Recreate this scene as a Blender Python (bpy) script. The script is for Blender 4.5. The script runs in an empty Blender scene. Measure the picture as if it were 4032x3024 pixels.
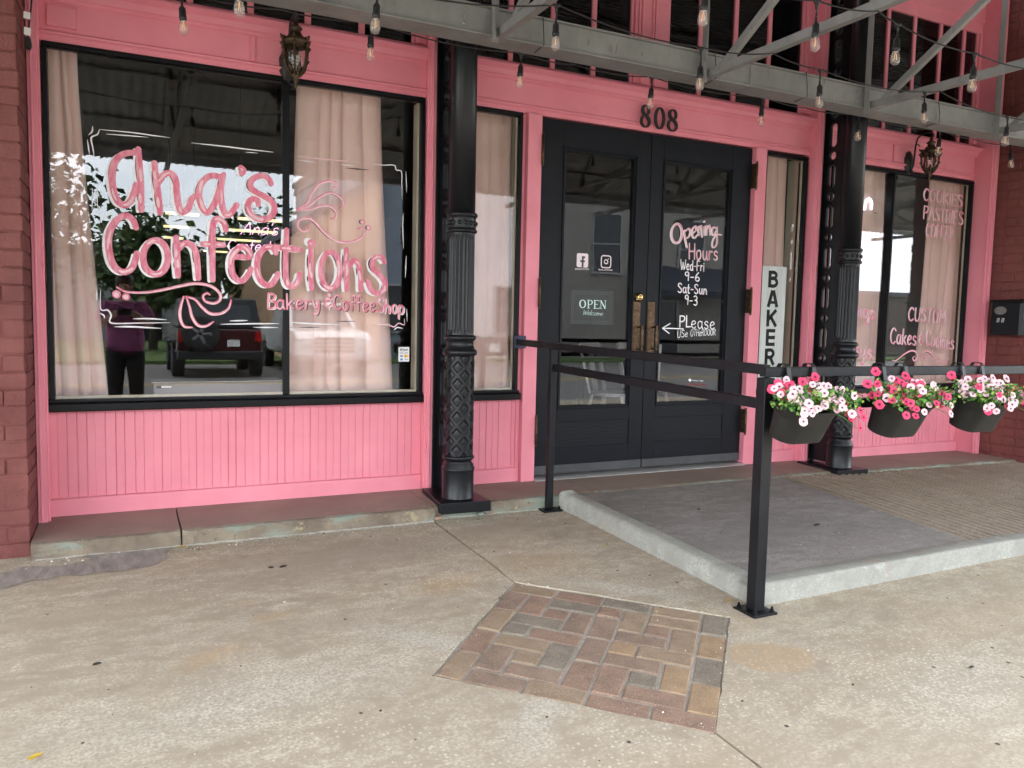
import bpy, bmesh, math, random
from math import sin, cos, pi, radians as rad, hypot, atan2
from mathutils import Matrix, Vector, Euler
random.seed(7)
SC = bpy.context.scene
COL = SC.collection

# ------------------------------------------------------------------ camera
CAM = Vector((0.0, -4.6, 1.05))
RX = (0.8987670148, -0.4378858435, 0.0217678913)      # camera right, up, forward in the world
RU = (0.0156383345, 0.0816372155, 0.9965394160)
RF = (0.4381475728, 0.8953163425, -0.0802206417)
FPX = 3117.417                                         # focal length in pixels of the 4032 wide photo
cd = bpy.data.cameras.new('camera'); cam = bpy.data.objects.new('camera', cd); COL.objects.link(cam)
cd.sensor_width = 36; cd.lens = FPX / 4032 * 36; cd.clip_start = 0.02; cd.clip_end = 400
mw = Matrix.Identity(4)
for i in range(3):
    mw[i][0], mw[i][1], mw[i][2], mw[i][3] = RX[i], RU[i], -RF[i], CAM[i]
cam.matrix_world = mw
SC.camera = cam

# ------------------------------------------------------------------ world, sun, exposure
SUN_EL, SUN_AZ = 68, 205           # bright overcast; azimuth measured from +y clockwise
w = bpy.data.worlds.new('World'); SC.world = w; w.use_nodes = True
nt = w.node_tree; nt.nodes.clear()
out = nt.nodes.new('ShaderNodeOutputWorld'); bg = nt.nodes.new('ShaderNodeBackground')
sky = nt.nodes.new('ShaderNodeTexSky'); sky.sky_type = 'NISHITA'; sky.sun_disc = False
sky.sun_elevation = rad(SUN_EL); sky.sun_rotation = rad(SUN_AZ)
sky.dust_density = 2.0; sky.ozone_density = 1.0; sky.air_density = 1.0
tc = nt.nodes.new('ShaderNodeTexCoord'); mp = nt.nodes.new('ShaderNodeMapping'); mp.inputs['Scale'].default_value = (1, 1, 2.6)
nz = nt.nodes.new('ShaderNodeTexNoise'); nz.inputs['Scale'].default_value = 2.2; nz.inputs['Detail'].default_value = 7; nz.inputs['Roughness'].default_value = .55
cr = nt.nodes.new('ShaderNodeValToRGB'); cr.color_ramp.elements[0].position = .30; cr.color_ramp.elements[1].position = .62
cr.color_ramp.elements[0].color = (.30, .30, .30, 1); cr.color_ramp.elements[1].color = (1, 1, 1, 1)
mx = nt.nodes.new('ShaderNodeMixRGB'); mx.inputs['Color2'].default_value = (8.6, 9.0, 9.6, 1)
L = nt.links.new
L(tc.outputs['Generated'], mp.inputs['Vector']); L(mp.outputs[0], nz.inputs['Vector']); L(nz.outputs['Fac'], cr.inputs[0])
L(cr.outputs[0], mx.inputs['Fac']); L(sky.outputs[0], mx.inputs['Color1']); L(mx.outputs[0], bg.inputs['Color']); L(bg.outputs[0], out.inputs[0])
bg.inputs['Strength'].default_value = 0.15
sd = bpy.data.lights.new('sun', 'SUN'); sd.energy = 0.7; sd.angle = rad(30); sd.color = (1, .96, .9)
so = bpy.data.objects.new('sun', sd); COL.objects.link(so)
_a = rad(SUN_AZ); _e = rad(SUN_EL)
so.rotation_euler = Vector((sin(_a) * cos(_e), cos(_a) * cos(_e), sin(_e))).to_track_quat('Z', 'Y').to_euler()
so.location = (0, -20, 20)
SC.view_settings.view_transform = 'Standard'; SC.view_settings.look = 'None'; SC.view_settings.gamma = 1
SC.view_settings.exposure = 2.94
SC.render.engine = 'CYCLES'
SC.cycles.use_denoising = True
SC.cycles.max_bounces = 10; SC.cycles.diffuse_bounces = 5; SC.cycles.transparent_max_bounces = 24
SC.cycles.sample_clamp_indirect = 6

# ------------------------------------------------------------------ measuring: photo pixel -> point of a real plane parallel to the shop front
def F(u, v, y=0.0):
    a, b = (u - 2016) / FPX, -(v - 1512) / FPX
    d = [RX[i] * a + RU[i] * b + RF[i] for i in range(3)]
    s = (y - CAM.y) / d[1]
    return (CAM.x + d[0] * s, CAM.z + d[2] * s)

# ------------------------------------------------------------------ object helpers
def link(name, me, mats=(), parent=None):
    o = bpy.data.objects.new(name, me); COL.objects.link(o)
    for m in mats: me.materials.append(m)
    if parent is not None: attach(o, parent)
    return o
def attach(o, parent):
    o.parent = parent
    if parent.type == 'EMPTY':
        o.matrix_parent_inverse = Matrix.LocRotScale(parent.location, parent.rotation_euler, (1, 1, 1)).inverted()
def tag(o, label, cat, group=None):
    o['label'] = label; o['category'] = cat
    if group: o['group'] = group
    return o
def thing(name, label, cat, loc=(0, 0, 0), group=None):
    o = bpy.data.objects.new(name, None); COL.objects.link(o)
    o.location = loc; o.empty_display_size = .05
    return tag(o, label, cat, group)
def struct(o):
    o['kind'] = 'structure'; return o

class MB:
    def __init__(s): s.v = []; s.f = []; s.mi = []; s.sm = []
    def add(s, vs, fs, mi=0, smooth=False):
        n = len(s.v); s.v += [tuple(p) for p in vs]
        for f in fs: s.f.append([n + i for i in f]); s.mi.append(mi); s.sm.append(smooth)
        return s
    def box(s, x0, x1, y0, y1, z0, z1, mi=0):
        vs = [(x, y, z) for z in (z0, z1) for y in (y0, y1) for x in (x0, x1)]
        return s.add(vs, [(0, 2, 3, 1), (4, 5, 7, 6), (0, 1, 5, 4), (2, 6, 7, 3), (0, 4, 6, 2), (1, 3, 7, 5)], mi)
    def obox(s, c, ax, ay, az, mi=0):      # oriented box: centre and three half axes
        c, ax, ay, az = Vector(c), Vector(ax), Vector(ay), Vector(az)
        vs = [c + ax * i + ay * j + az * k for k in (-1, 1) for j in (-1, 1) for i in (-1, 1)]
        return s.add(vs, [(0, 2, 3, 1), (4, 5, 7, 6), (0, 1, 5, 4), (2, 6, 7, 3), (0, 4, 6, 2), (1, 3, 7, 5)], mi)
    def bar(s, a, b, w, h, up=(0, 0, 1), mi=0):   # rectangular bar from a to b
        a, b = Vector(a), Vector(b); d = (b - a); l = d.length; d.normalize()
        u = Vector(up); sd_ = d.cross(u)
        if sd_.length < 1e-4: sd_ = Vector((1, 0, 0))
        sd_.normalize(); u = sd_.cross(d)
        return s.obox((a + b) / 2, d * (l / 2), sd_ * (w / 2), u * (h / 2), mi)
    def extrude_x(s, prof, x0, x1, mi=0, smooth=False):    # closed (y,z) profile along x
        n = len(prof)
        vs = [(x0, y, z) for y, z in prof] + [(x1, y, z) for y, z in prof]
        fs = [(i, (i + 1) % n, n + (i + 1) % n, n + i) for i in range(n)] + [tuple(range(n))[::-1], tuple(range(n, 2 * n))]
        return s.add(vs, fs, mi, smooth)
    def extrude_z(s, prof, z0, z1, mi=0, smooth=False, cap=True):    # closed (x,y) outline along z
        n = len(prof)
        vs = [(x, y, z0) for x, y in prof] + [(x, y, z1) for x, y in prof]
        fs = [(i, (i + 1) % n, n + (i + 1) % n, n + i) for i in range(n)]
        if cap: fs += [tuple(range(n))[::-1], tuple(range(n, 2 * n))]
        return s.add(vs, fs, mi, smooth)
    def extrude_y(s, prof, y0, y1, mi=0, smooth=False):    # closed (x,z) outline along y
        n = len(prof)
        vs = [(x, y0, z) for x, z in prof] + [(x, y1, z) for x, z in prof]
        fs = [(i, (i + 1) % n, n + (i + 1) % n, n + i) for i in range(n)] + [tuple(range(n))[::-1], tuple(range(n, 2 * n))]
        return s.add(vs, fs, mi, smooth)
    def lathe(s, prof, c, seg=24, mi=0, smooth=True, axis='z', a0=0.0):   # (r,h) profile
        vs = []; n = len(prof)
        for k in range(seg):
            t = a0 + 2 * pi * k / seg
            for r, h in prof:
                p = (r * cos(t), r * sin(t), h)
                if axis == 'y': p = (p[0], -p[2], p[1])
                if axis == 'x': p = (p[2], p[0], p[1])
                vs.append((c[0] + p[0], c[1] + p[1], c[2] + p[2]))
        fs = []
        for k in range(seg):
            k2 = (k + 1) % seg
            for i in range(n - 1): fs.append((k * n + i, k2 * n + i, k2 * n + i + 1, k * n + i + 1))
        s.add(vs, fs, mi, smooth)
        if prof[0][0] > 1e-5: s.add([vs[k * n] for k in range(seg)], [tuple(range(seg))[::-1]], mi)
        if prof[-1][0] > 1e-5: s.add([vs[k * n + n - 1] for k in range(seg)], [tuple(range(seg))], mi)
        return s
    def tube(s, pts, r, seg=8, mi=0, cap=True):
        pts = [Vector(p) for p in pts]; n = len(pts)
        rs = r if isinstance(r, (list, tuple)) else [r] * n
        vs = []; prev = None
        for i, p in enumerate(pts):
            d = (pts[min(i + 1, n - 1)] - pts[max(i - 1, 0)]).normalized()
            if prev is None:
                a = d.cross(Vector((0, 0, 1)));
                if a.length < .05: a = d.cross(Vector((1, 0, 0)))
            else: a = prev - d * prev.dot(d)
            a.normalize(); prev = a; b = d.cross(a)
            for k in range(seg):
                t = 2 * pi * k / seg; vs.append(p + (a * cos(t) + b * sin(t)) * rs[i])
        fs = []
        for i in range(n - 1):
            for k in range(seg):
                k2 = (k + 1) % seg; fs.append((i * seg + k, i * seg + k2, (i + 1) * seg + k2, (i + 1) * seg + k))
        if cap: fs += [tuple(range(seg))[::-1], tuple(range((n - 1) * seg, n * seg))]
        return s.add(vs, fs, mi, True)
    def ball(s, c, r, seg=12, rings=8, mi=0, sc=(1, 1, 1)):
        prof = [(r * sin(pi * i / rings), -r * cos(pi * i / rings)) for i in range(rings + 1)]
        m = MB().lathe(prof, (0, 0, 0), seg)
        return s.add([(c[0] + x * sc[0], c[1] + y * sc[1], c[2] + z * sc[2]) for x, y, z in m.v], m.f, mi, True)
    def merge(s, o, M4=None, mi=None):
        vs = [M4 @ Vector(v) for v in o.v] if M4 else o.v
        n = len(s.v); s.v += [tuple(v) for v in vs]
        for f, m_, sm_ in zip(o.f, o.mi, o.sm): s.f.append([n + i for i in f]); s.mi.append(m_ if mi is None else mi); s.sm.append(sm_)
        return s
    def mesh(s, name):
        me = bpy.data.meshes.new(name); me.from_pydata(s.v, [], s.f)
        me.polygons.foreach_set('material_index', s.mi); me.polygons.foreach_set('use_smooth', s.sm)
        bm = bmesh.new(); bm.from_mesh(me); bmesh.ops.remove_doubles(bm, verts=bm.verts, dist=1e-6)
        bmesh.ops.recalc_face_normals(bm, faces=bm.faces); bm.to_mesh(me); bm.free()
        me.update(); return me
    def raw(s, name):
        me = bpy.data.meshes.new(name); me.from_pydata(s.v, [], s.f)
        me.polygons.foreach_set('material_index', s.mi); me.polygons.foreach_set('use_smooth', s.sm); me.update(); return me
    def build(s, name, mats, parent=None, bevel=0, seg=2, raw=False):
        if not isinstance(mats, (list, tuple)): mats = (mats,)
        o = link(name, s.raw(name) if raw else s.mesh(name), mats, parent)
        if bevel:
            b = o.modifiers.new('bevel', 'BEVEL'); b.width = bevel; b.segments = seg; b.limit_method = 'ANGLE'; b.angle_limit = rad(40)
            b.harden_normals = False
        return o

def copy_tree(o, parent=None):
    c = o.copy(); COL.objects.link(c)
    if parent is not None: c.parent = parent
    for ch in list(o.children): copy_tree(ch, c)
    return c

# ------------------------------------------------------------------ materials
def new_mat(name):
    m = bpy.data.materials.new(name); m.use_nodes = True
    return m, m.node_tree, m.node_tree.nodes['Principled BSDF']
def noise(t, scale, detail=4, rough=.55, stretch=None, dist=0.0):
    tcn = t.nodes.new('ShaderNodeTexCoord'); n = t.nodes.new('ShaderNodeTexNoise')
    n.inputs['Scale'].default_value = scale; n.inputs['Detail'].default_value = detail; n.inputs['Roughness'].default_value = rough; n.inputs['Distortion'].default_value = dist
    if stretch:
        m = t.nodes.new('ShaderNodeMapping'); m.inputs['Scale'].default_value = stretch
        t.links.new(tcn.outputs['Object'], m.inputs[0]); t.links.new(m.outputs[0], n.inputs['Vector'])
    else: t.links.new(tcn.outputs['Object'], n.inputs['Vector'])
    return n
def ramp(t, src, p0, p1, c0=(0, 0, 0, 1), c1=(1, 1, 1, 1)):
    r = t.nodes.new('ShaderNodeValToRGB'); r.color_ramp.elements[0].position = p0; r.color_ramp.elements[1].position = p1
    r.color_ramp.elements[0].color = c0; r.color_ramp.elements[1].color = c1
    t.links.new(src, r.inputs[0]); return r.outputs[0]
def mix(t, fac, a, b, mode='MIX'):
    m = t.nodes.new('ShaderNodeMixRGB'); m.blend_type = mode
    for s_, k in ((fac, 'Fac'), (a, 'Color1'), (b, 'Color2')):
        if isinstance(s_, (int, float)): m.inputs[k].default_value = s_
        elif isinstance(s_, tuple): m.inputs[k].default_value = s_ if len(s_) == 4 else (*s_, 1)
        else: t.links.new(s_, m.inputs[k])
    return m.outputs[0]
def bump(t, b, src, strength, dist=.01, prev=None):
    n = t.nodes.new('ShaderNodeBump'); n.inputs['Strength'].default_value = strength; n.inputs['Distance'].default_value = dist
    t.links.new(src, n.inputs['Height'])
    if prev is not None: t.links.new(prev, n.inputs['Normal'])
    t.links.new(n.outputs[0], b.inputs['Normal']); return n.outputs[0]
def M(name, col, rough=.5, metal=0.0, var=.12, vs=6, bmp=0.0, bs=60, stretch=None, coat=0.0, spec=.5, bdist=.004):
    m, t, b = new_mat(name)
    n = noise(t, vs, 5, .6, stretch)
    c0 = tuple(c * (1 - var) for c in col); c1 = tuple(min(1, c * (1 + var)) for c in col)
    t.links.new(ramp(t, n.outputs['Fac'], .3, .7, (*c0, 1), (*c1, 1)), b.inputs['Base Color'])
    b.inputs['Roughness'].default_value = rough; b.inputs['Metallic'].default_value = metal
    b.inputs['Coat Weight'].default_value = coat; b.inputs['Specular IOR Level'].default_value = spec
    if bmp: bump(t, b, noise(t, bs, 4, .6, stretch).outputs['Fac'], bmp, bdist)
    return m
def emit(name, col, strength):
    m, t, b = new_mat(name)
    b.inputs['Base Color'].default_value = (*col, 1); b.inputs['Emission Color'].default_value = (*col, 1); b.inputs['Emission Strength'].default_value = strength
    return m
def glass_mat(name, ior, tint=(1, 1, 1), wave=0.0, rough=0.0):
    m = bpy.data.materials.new(name); m.use_nodes = True; t = m.node_tree; t.nodes.clear()
    o = t.nodes.new('ShaderNodeOutputMaterial'); mixs = t.nodes.new('ShaderNodeMixShader')
    tr = t.nodes.new('ShaderNodeBsdfTransparent'); tr.inputs[0].default_value = (*tint, 1)
    gl = t.nodes.new('ShaderNodeBsdfGlossy'); gl.inputs['Roughness'].default_value = rough
    fr = t.nodes.new('ShaderNodeFresnel'); ge = t.nodes.new('ShaderNodeNewGeometry'); mr = t.nodes.new('ShaderNodeMapRange')
    mr.inputs['To Min'].default_value = ior; mr.inputs['To Max'].default_value = 1 / ior       # same pane seen from either side
    t.links.new(ge.outputs['Backfacing'], mr.inputs['Value']); t.links.new(mr.outputs[0], fr.inputs['IOR'])
    if wave:
        n = noise(t, 3.2, 2, .5, (1, 1, .35)); bp = t.nodes.new('ShaderNodeBump'); bp.inputs['Strength'].default_value = wave; bp.inputs['Distance'].default_value = .02
        t.links.new(n.outputs['Fac'], bp.inputs['Height']); t.links.new(bp.outputs[0], gl.inputs['Normal'])
    t.links.new(fr.outputs[0], mixs.inputs[0]); t.links.new(tr.outputs[0], mixs.inputs[1]); t.links.new(gl.outputs[0], mixs.inputs[2]); t.links.new(mixs.outputs[0], o.inputs[0])
    return m

def pink_paint():
    m, t, b = new_mat('pink_paint')
    c = mix(t, ramp(t, noise(t, 2.5, 5, .6).outputs['Fac'], .3, .7), (.715, .228, .285), (.81, .285, .342))
    worn = ramp(t, noise(t, 26, 6, .7, (1, 1, .35)).outputs['Fac'], .66, .74)
    c = mix(t, worn, c, (.72, .215, .26))
    scuff = ramp(t, noise(t, 55, 6, .75, (1, 1, .5)).outputs['Fac'], .70, .76); c = mix(t, scuff, c, (.60, .20, .225))
    chip = ramp(t, noise(t, 17, 8, .8).outputs['Fac'], .745, .76); c = mix(t, chip, c, (.80, .42, .42))
    t.links.new(c, b.inputs['Base Color']); b.inputs['Specular IOR Level'].default_value = .28
    t.links.new(ramp(t, noise(t, 8, 5, .6).outputs['Fac'], .3, .7, (.34,) * 3 + (1,), (.56,) * 3 + (1,)), b.inputs['Roughness'])
    n1 = bump(t, b, noise(t, 14, 6, .65, (.30, 1, 1)).outputs['Fac'], .34, .008)
    bump(t, b, noise(t, 120, 3, .6).outputs['Fac'], .10, .003, n1)
    return m
PINK = pink_paint()
BLACK = M('black_gloss_paint', (.0055, .0062, .008), .36, var=.25, vs=9, bmp=.22, bs=45, spec=.32)
FRAME = M('black_frame_paint', (.004, .0043, .0055), .42, spec=.2, var=.2, vs=9, bmp=.22, bs=20, stretch=(.2, 1, 1))
DOORM = M('charcoal_door_paint', (.0052, .0062, .0095), .45, var=.2, vs=6, bmp=.12, bs=60, spec=.22)
def door_grain():
    m, t, b = new_mat('wood_grain_door_panel')
    n = noise(t, 5.0, 6, .6, (.8, 1, 9), 2.2)
    wv = t.nodes.new('ShaderNodeTexWave'); wv.wave_type = 'BANDS'; wv.bands_direction = 'Z'
    wv.inputs['Scale'].default_value = 14; wv.inputs['Distortion'].default_value = 9; wv.inputs['Detail'].default_value = 4; wv.inputs['Detail Scale'].default_value = .8
    tcn = t.nodes.new('ShaderNodeTexCoord'); t.links.new(tcn.outputs['Object'], wv.inputs['Vector'])
    b.inputs['Base Color'].default_value = (.0052, .0062, .0095, 1); b.inputs['Roughness'].default_value = .45; b.inputs['Specular IOR Level'].default_value = .24
    n1 = bump(t, b, wv.outputs['Fac'], .09, .004); bump(t, b, n.outputs['Fac'], .2, .004, n1)
    return m
GRAIN = door_grain()
def rail_paint():
    m, t, b = new_mat('black_rail_paint')
    c = mix(t, ramp(t, noise(t, 40, 6, .75).outputs['Fac'], .68, .74), (.0055, .006, .0075), (.035, .032, .032))
    c = mix(t, ramp(t, noise(t, 23, 6, .8).outputs['Fac'], .73, .77), c, (.075, .035, .018))
    t.links.new(c, b.inputs['Base Color']); b.inputs['Specular IOR Level'].default_value = .28
    t.links.new(ramp(t, noise(t, 10, 5, .6).outputs['Fac'], .3, .7, (.3,) * 3 + (1,), (.55,) * 3 + (1,)), b.inputs['Roughness'])
    bump(t, b, noise(t, 70, 5, .6).outputs['Fac'], .14, .003); return m
RAILM = rail_paint()
def steel():
    m, t, b = new_mat('weathered_galvanised_steel')
    c = mix(t, ramp(t, noise(t, 3, 6, .65, (1, 1, .6)).outputs['Fac'], .3, .7), (.185, .185, .175), (.325, .325, .31))
    c = mix(t, ramp(t, noise(t, 16, 6, .7, (1, 1, .3)).outputs['Fac'], .60, .72), c, (.15, .13, .11))
    rust = ramp(t, noise(t, 7, 6, .75).outputs['Fac'], .70, .78)
    c = mix(t, rust, c, (.12, .07, .045))
    t.links.new(c, b.inputs['Base Color']); b.inputs['Metallic'].default_value = .35; b.inputs['Roughness'].default_value = .55
    bump(t, b, noise(t, 30, 5, .6).outputs['Fac'], .12, .004); return m
STEEL = steel()
CORD = M('black_cord_rubber', (.013, .013, .014), .5)
BRASS = M('aged_brass', (.12, .07, .036), .45, .5, var=.4, vs=40, bmp=.25, bs=120)
BRIGHT_BRASS = M('polished_brass', (.75, .55, .22), .2, 1.0, var=.1)
BRONZE = M('dark_bronze', (.09, .055, .03), .45, .7, var=.5, vs=35, bmp=.3, bs=90)
GLASS = glass_mat('window_glass', 1.60, (.97, .98, .975), .012)
OLDGLASS = glass_mat('door_glass', 1.56, (.80, .82, .82), .05)
TRGLASS = glass_mat('transom_glass', 1.5, (.45, .45, .47), .3)
CLEAR = glass_mat('clear_bulb_glass', 1.62, (.93, .90, .87))
_t = CLEAR.node_tree; _o = [n for n in _t.nodes if n.type == 'OUTPUT_MATERIAL'][0]; _s = _o.inputs[0].links[0].from_socket      # milky diffuse in the bulb glass imitates its pale reflections and refraction
_d = _t.nodes.new('ShaderNodeBsdfDiffuse'); _d.inputs[0].default_value = (.75, .66, .60, 1); _m = _t.nodes.new('ShaderNodeMixShader'); _m.inputs[0].default_value = .15
_t.links.new(_s, _m.inputs[1]); _t.links.new(_d.outputs[0], _m.inputs[2]); _t.links.new(_m.outputs[0], _o.inputs[0])
WHITE = M('white_paint', (.8, .79, .76), .5, var=.05)
CREAM = M('cream_wood', (.52, .44, .34), .55, var=.08, vs=10)
def brush_paint():
    m, t, b = new_mat('pink_brush_paint')
    c = mix(t, ramp(t, noise(t, 34, 5, .65, (1, 1, .3), .5).outputs['Fac'], .40, .66), (.66, .145, .225), (.80, .36, .43))
    t.links.new(c, b.inputs['Base Color']); b.inputs['Roughness'].default_value = .55; return m
PINKLET = brush_paint()
PALELET = M('pale_pink_brush_paint', (.80, .52, .55), .5, var=.16, vs=40)
WHITELET = M('white_brush_paint', (.80, .79, .80), .5, var=.10, vs=30)
BLACKLET = M('black_brush_paint', (.02, .016, .022), .5)

# ================================================================== SETTING: ground
G0, GS = -0.06, 0.028
def gz(y): return G0 + GS * y
def concrete(name, ca, cb, stain, pebble=.5, spots=(), grain=.90):
    m, t, b = new_mat(name)
    c = mix(t, ramp(t, noise(t, 1.3, 7, .62).outputs['Fac'], .32, .68), ca, cb)
    c = mix(t, ramp(t, noise(t, .8, 6, .65, (1, 1.4, 1), 1.2).outputs['Fac'], .54, .70), c, stain)
    c = mix(t, ramp(t, noise(t, 6, 7, .7).outputs['Fac'], .50, .66), c, tuple(k * .74 for k in ca))
    c = mix(t, ramp(t, noise(t, 2.2, 6, .7, (1.3, 1, 1), .6).outputs['Fac'], .58, .74), c, tuple(min(1, k * 1.26) for k in cb))
    c = mix(t, ramp(t, noise(t, 3.2, 8, .72, (.55, 1.8, 1), .4).outputs['Fac'], .46, .62), c, tuple(k * 1.12 for k in cb))
    c = mix(t, ramp(t, noise(t, 7, 8, .75, (.6, 1.6, 1)).outputs['Fac'], .54, .66), c, tuple(k * .86 for k in ca))
    c = mix(t, ramp(t, noise(t, 11, 10, .78, (.8, 1.3, 1)).outputs['Fac'], .47, .60), c, tuple(k * .90 for k in ca))
    c = mix(t, ramp(t, noise(t, 4.5, 10, .78, (.7, 1.3, 1)).outputs['Fac'], .56, .66), c, tuple(min(1, k * 1.20) for k in cb))
    for (sx, sy, rx, ry, rot, colr, stg, ring) in spots:        # separate stains on the slab
        tq = t.nodes.new('ShaderNodeTexCoord'); mpn = t.nodes.new('ShaderNodeMapping'); mpn.vector_type = 'TEXTURE'
        mpn.inputs['Location'].default_value = (sx, sy, gz(sy)); mpn.inputs['Rotation'].default_value = (0, 0, rot); mpn.inputs['Scale'].default_value = (rx, ry, 3)
        nn = noise(t, 5, 5, .7); ad = t.nodes.new('ShaderNodeMixRGB'); ad.blend_type = 'LINEAR_LIGHT'; ad.inputs['Fac'].default_value = .09 if not ring else .03
        t.links.new(tq.outputs['Object'], ad.inputs['Color1']); t.links.new(nn.outputs['Color'], ad.inputs['Color2']); t.links.new(ad.outputs[0], mpn.inputs[0])
        ln = t.nodes.new('ShaderNodeVectorMath'); ln.operation = 'LENGTH'; t.links.new(mpn.outputs[0], ln.inputs[0])
        f_ = ramp(t, ln.outputs['Value'], .25 if not ring else .80, 1.0, (stg, stg, stg, 1), (0, 0, 0, 1)); c = mix(t, f_, c, colr)
    fine = noise(t, 95, 3, .7)
    c = mix(t, ramp(t, fine.outputs['Fac'], .38, .64), c, tuple(k * grain for k in ca), 'MIX')
    tcn = t.nodes.new('ShaderNodeTexCoord')
    v = t.nodes.new('ShaderNodeTexVoronoi'); v.inputs['Scale'].default_value = 62; t.links.new(tcn.outputs['Object'], v.inputs['Vector'])
    dots = ramp(t, v.outputs['Distance'], .24, .36, (1, 1, 1, 1), (0, 0, 0, 1))
    pick = ramp(t, v.outputs['Color'], .46, .48)
    area = ramp(t, noise(t, .9, 5, .6).outputs['Fac'], .44, .62)
    f = mix(t, 1.0, mix(t, 1.0, dots, pick, 'MULTIPLY'), area, 'MULTIPLY')
    f = mix(t, 1.0, f, (pebble, pebble, pebble), 'MULTIPLY')
    c = mix(t, f, c, (.72, .66, .55))
    v2 = t.nodes.new('ShaderNodeTexVoronoi'); v2.inputs['Scale'].default_value = 9; t.links.new(tcn.outputs['Object'], v2.inputs['Vector'])
    sp = mix(t, 1.0, ramp(t, v2.outputs['Distance'], .05, .075, (1, 1, 1, 1), (0, 0, 0, 1)), ramp(t, v2.outputs['Color'], .62, .64), 'MULTIPLY')
    c = mix(t, sp, c, (.07, .06, .055))
    t.links.new(c, b.inputs['Base Color']); b.inputs['Roughness'].default_value = .82; b.inputs['Specular IOR Level'].default_value = .25
    n1 = bump(t, b, noise(t, 180, 3, .7).outputs['Fac'], .35, .004)
    bump(t, b, f, .3, .003, n1)
    return m
OR_, WH_, DK_ = (.47, .30, .13), (.56, .53, .46), (.26, .21, .16)
WALKM = concrete('worn_sidewalk_concrete', (.385, .322, .236), (.50, .445, .352), (.46, .345, .20), .55, (
    (2.06, -2.55, .17, .13, -.5, (.46, .31, .165), .75, 1), (2.18, -2.68, .14, .035, .6, DK_, .5, 0), (.98, -1.98, .42, .10, -.80, WH_, .85, 0), (1.15, -2.55, .45, .10, .78, WH_, .7, 0), (1.95, -1.80, .42, .07, -.80, WH_, .7, 0),
    (1.25, -1.45, .25, .14, .3, OR_, .6, 0), (1.75, -1.35, .35, .25, .2, (.45, .32, .17), .55, 0), (.50, -1.55, .10, .05, .4, OR_, .6, 0), (.25, -1.82, .20, .07, .5, OR_, .55, 0), (.42, -1.38, .05, .03, .2, OR_, .7, 0), (-.2, -1.3, .5, .25, .1, (.38, .31, .22), .6, 0),
    (1.0, -.9, .8, .28, 0, (.29, .24, .19), .6, 0), (3.2, -2.6, .9, .22, .1, (.47, .38, .25), .6, 0), (.3, -2.15, .8, .25, .1, WH_, .45, 0), (1.0, -3.1, .9, .25, .2, (.43, .33, .20), .5, 0), (2.5, -3.0, .6, .3, .3, WH_, .35, 0), (1.85, -.75, .4, .2, 0, (.30, .25, .20), .5, 0)))
RAMPM = concrete('grey_landing_concrete', (.225, .205, .185), (.335, .312, .285), (.17, .155, .145), .05, ((3.0, -1.5, .9, .35, .2, (.15, .135, .125), .55, 0), (3.4, -1.9, .6, .2, .1, (.38, .34, .30), .4, 0)), .93)
KERBM = concrete('pale_kerb_concrete', (.285, .282, .245), (.35, .345, .305), (.36, .33, .26), .12, ((3.1, -2.095, .09, .018, -.6, (.33, .15, .06), .7, 0), (3.45, -2.085, .08, .016, .1, (.36, .17, .07), .7, 0), (3.75, -2.08, .11, .014, -.1, (.34, .17, .07), .6, 0)), .95)
RIBM = concrete('broomed_ramp_concrete', (.32, .26, .195), (.39, .33, .255), (.37, .27, .15), .15)
JOINTM = M('joint_dirt', (.11, .09, .065), .9, var=.3, vs=40)
ASPH = M('asphalt', (.13, .125, .118), .85, var=.25, vs=3, bmp=.3, bs=120)

# sidewalk: two slabs with an open joint between them and a diamond left open for the pavers
PC = [(1.53, -1.545), (2.165, -2.205), (1.53, -2.86), (.895, -2.225)]
mb = MB()
def slab(pts, th=.09):
    n = len(pts)
    vs = [(x, y, gz(y)) for x, y in pts] + [(x, y, gz(y) - th) for x, y in pts]
    mb.add(vs, [tuple(range(n)), tuple(range(2 * n - 1, n - 1, -1))] + [(i, n + i, n + (i + 1) % n, (i + 1) % n) for i in range(n)])
def wob(a, b, n=14, amp=.0035):
    return [(a[0] + (b[0] - a[0]) * i / n + random.uniform(-amp, amp), a[1] + (b[1] - a[1]) * i / n + random.uniform(-amp, amp)) for i in range(1, n)]
ja, jb = (1.525, -.2), (1.525, -1.538); jc, jd = (1.53, -2.868), (1.545, -6.6)
slab([(-12, -.2), ja] + wob(ja, jb) + [jb] + wob(jb, (.886, -2.225)) + [(.886, -2.225)] + wob((.886, -2.225), jc) + [jc] + wob(jc, jd) + [jd, (-12, -6.6)])
ja2, jb2, jc2, jd2 = (1.536, -.2), (1.536, -1.538), (1.538, -2.868), (1.555, -6.6)
slab([(24, -.2), (24, -6.6), jd2] + wob(jd2, jc2) + [jc2] + wob(jc2, (2.174, -2.205)) + [(2.174, -2.205)] + wob((2.174, -2.205), jb2) + [jb2] + wob(jb2, ja2) + [ja2])
struct(mb.build('sidewalk', WALKM, raw=True))
mb = MB(); mb.add([(-12, -.1, gz(-.1) - .022), (24, -.1, gz(-.1) - .022), (24, -6.6, gz(-6.6) - .022), (-12, -6.6, gz(-6.6) - .022)], [(0, 3, 2, 1)])
struct(mb.build('joint_bed', JOINTM, raw=True))
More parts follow.
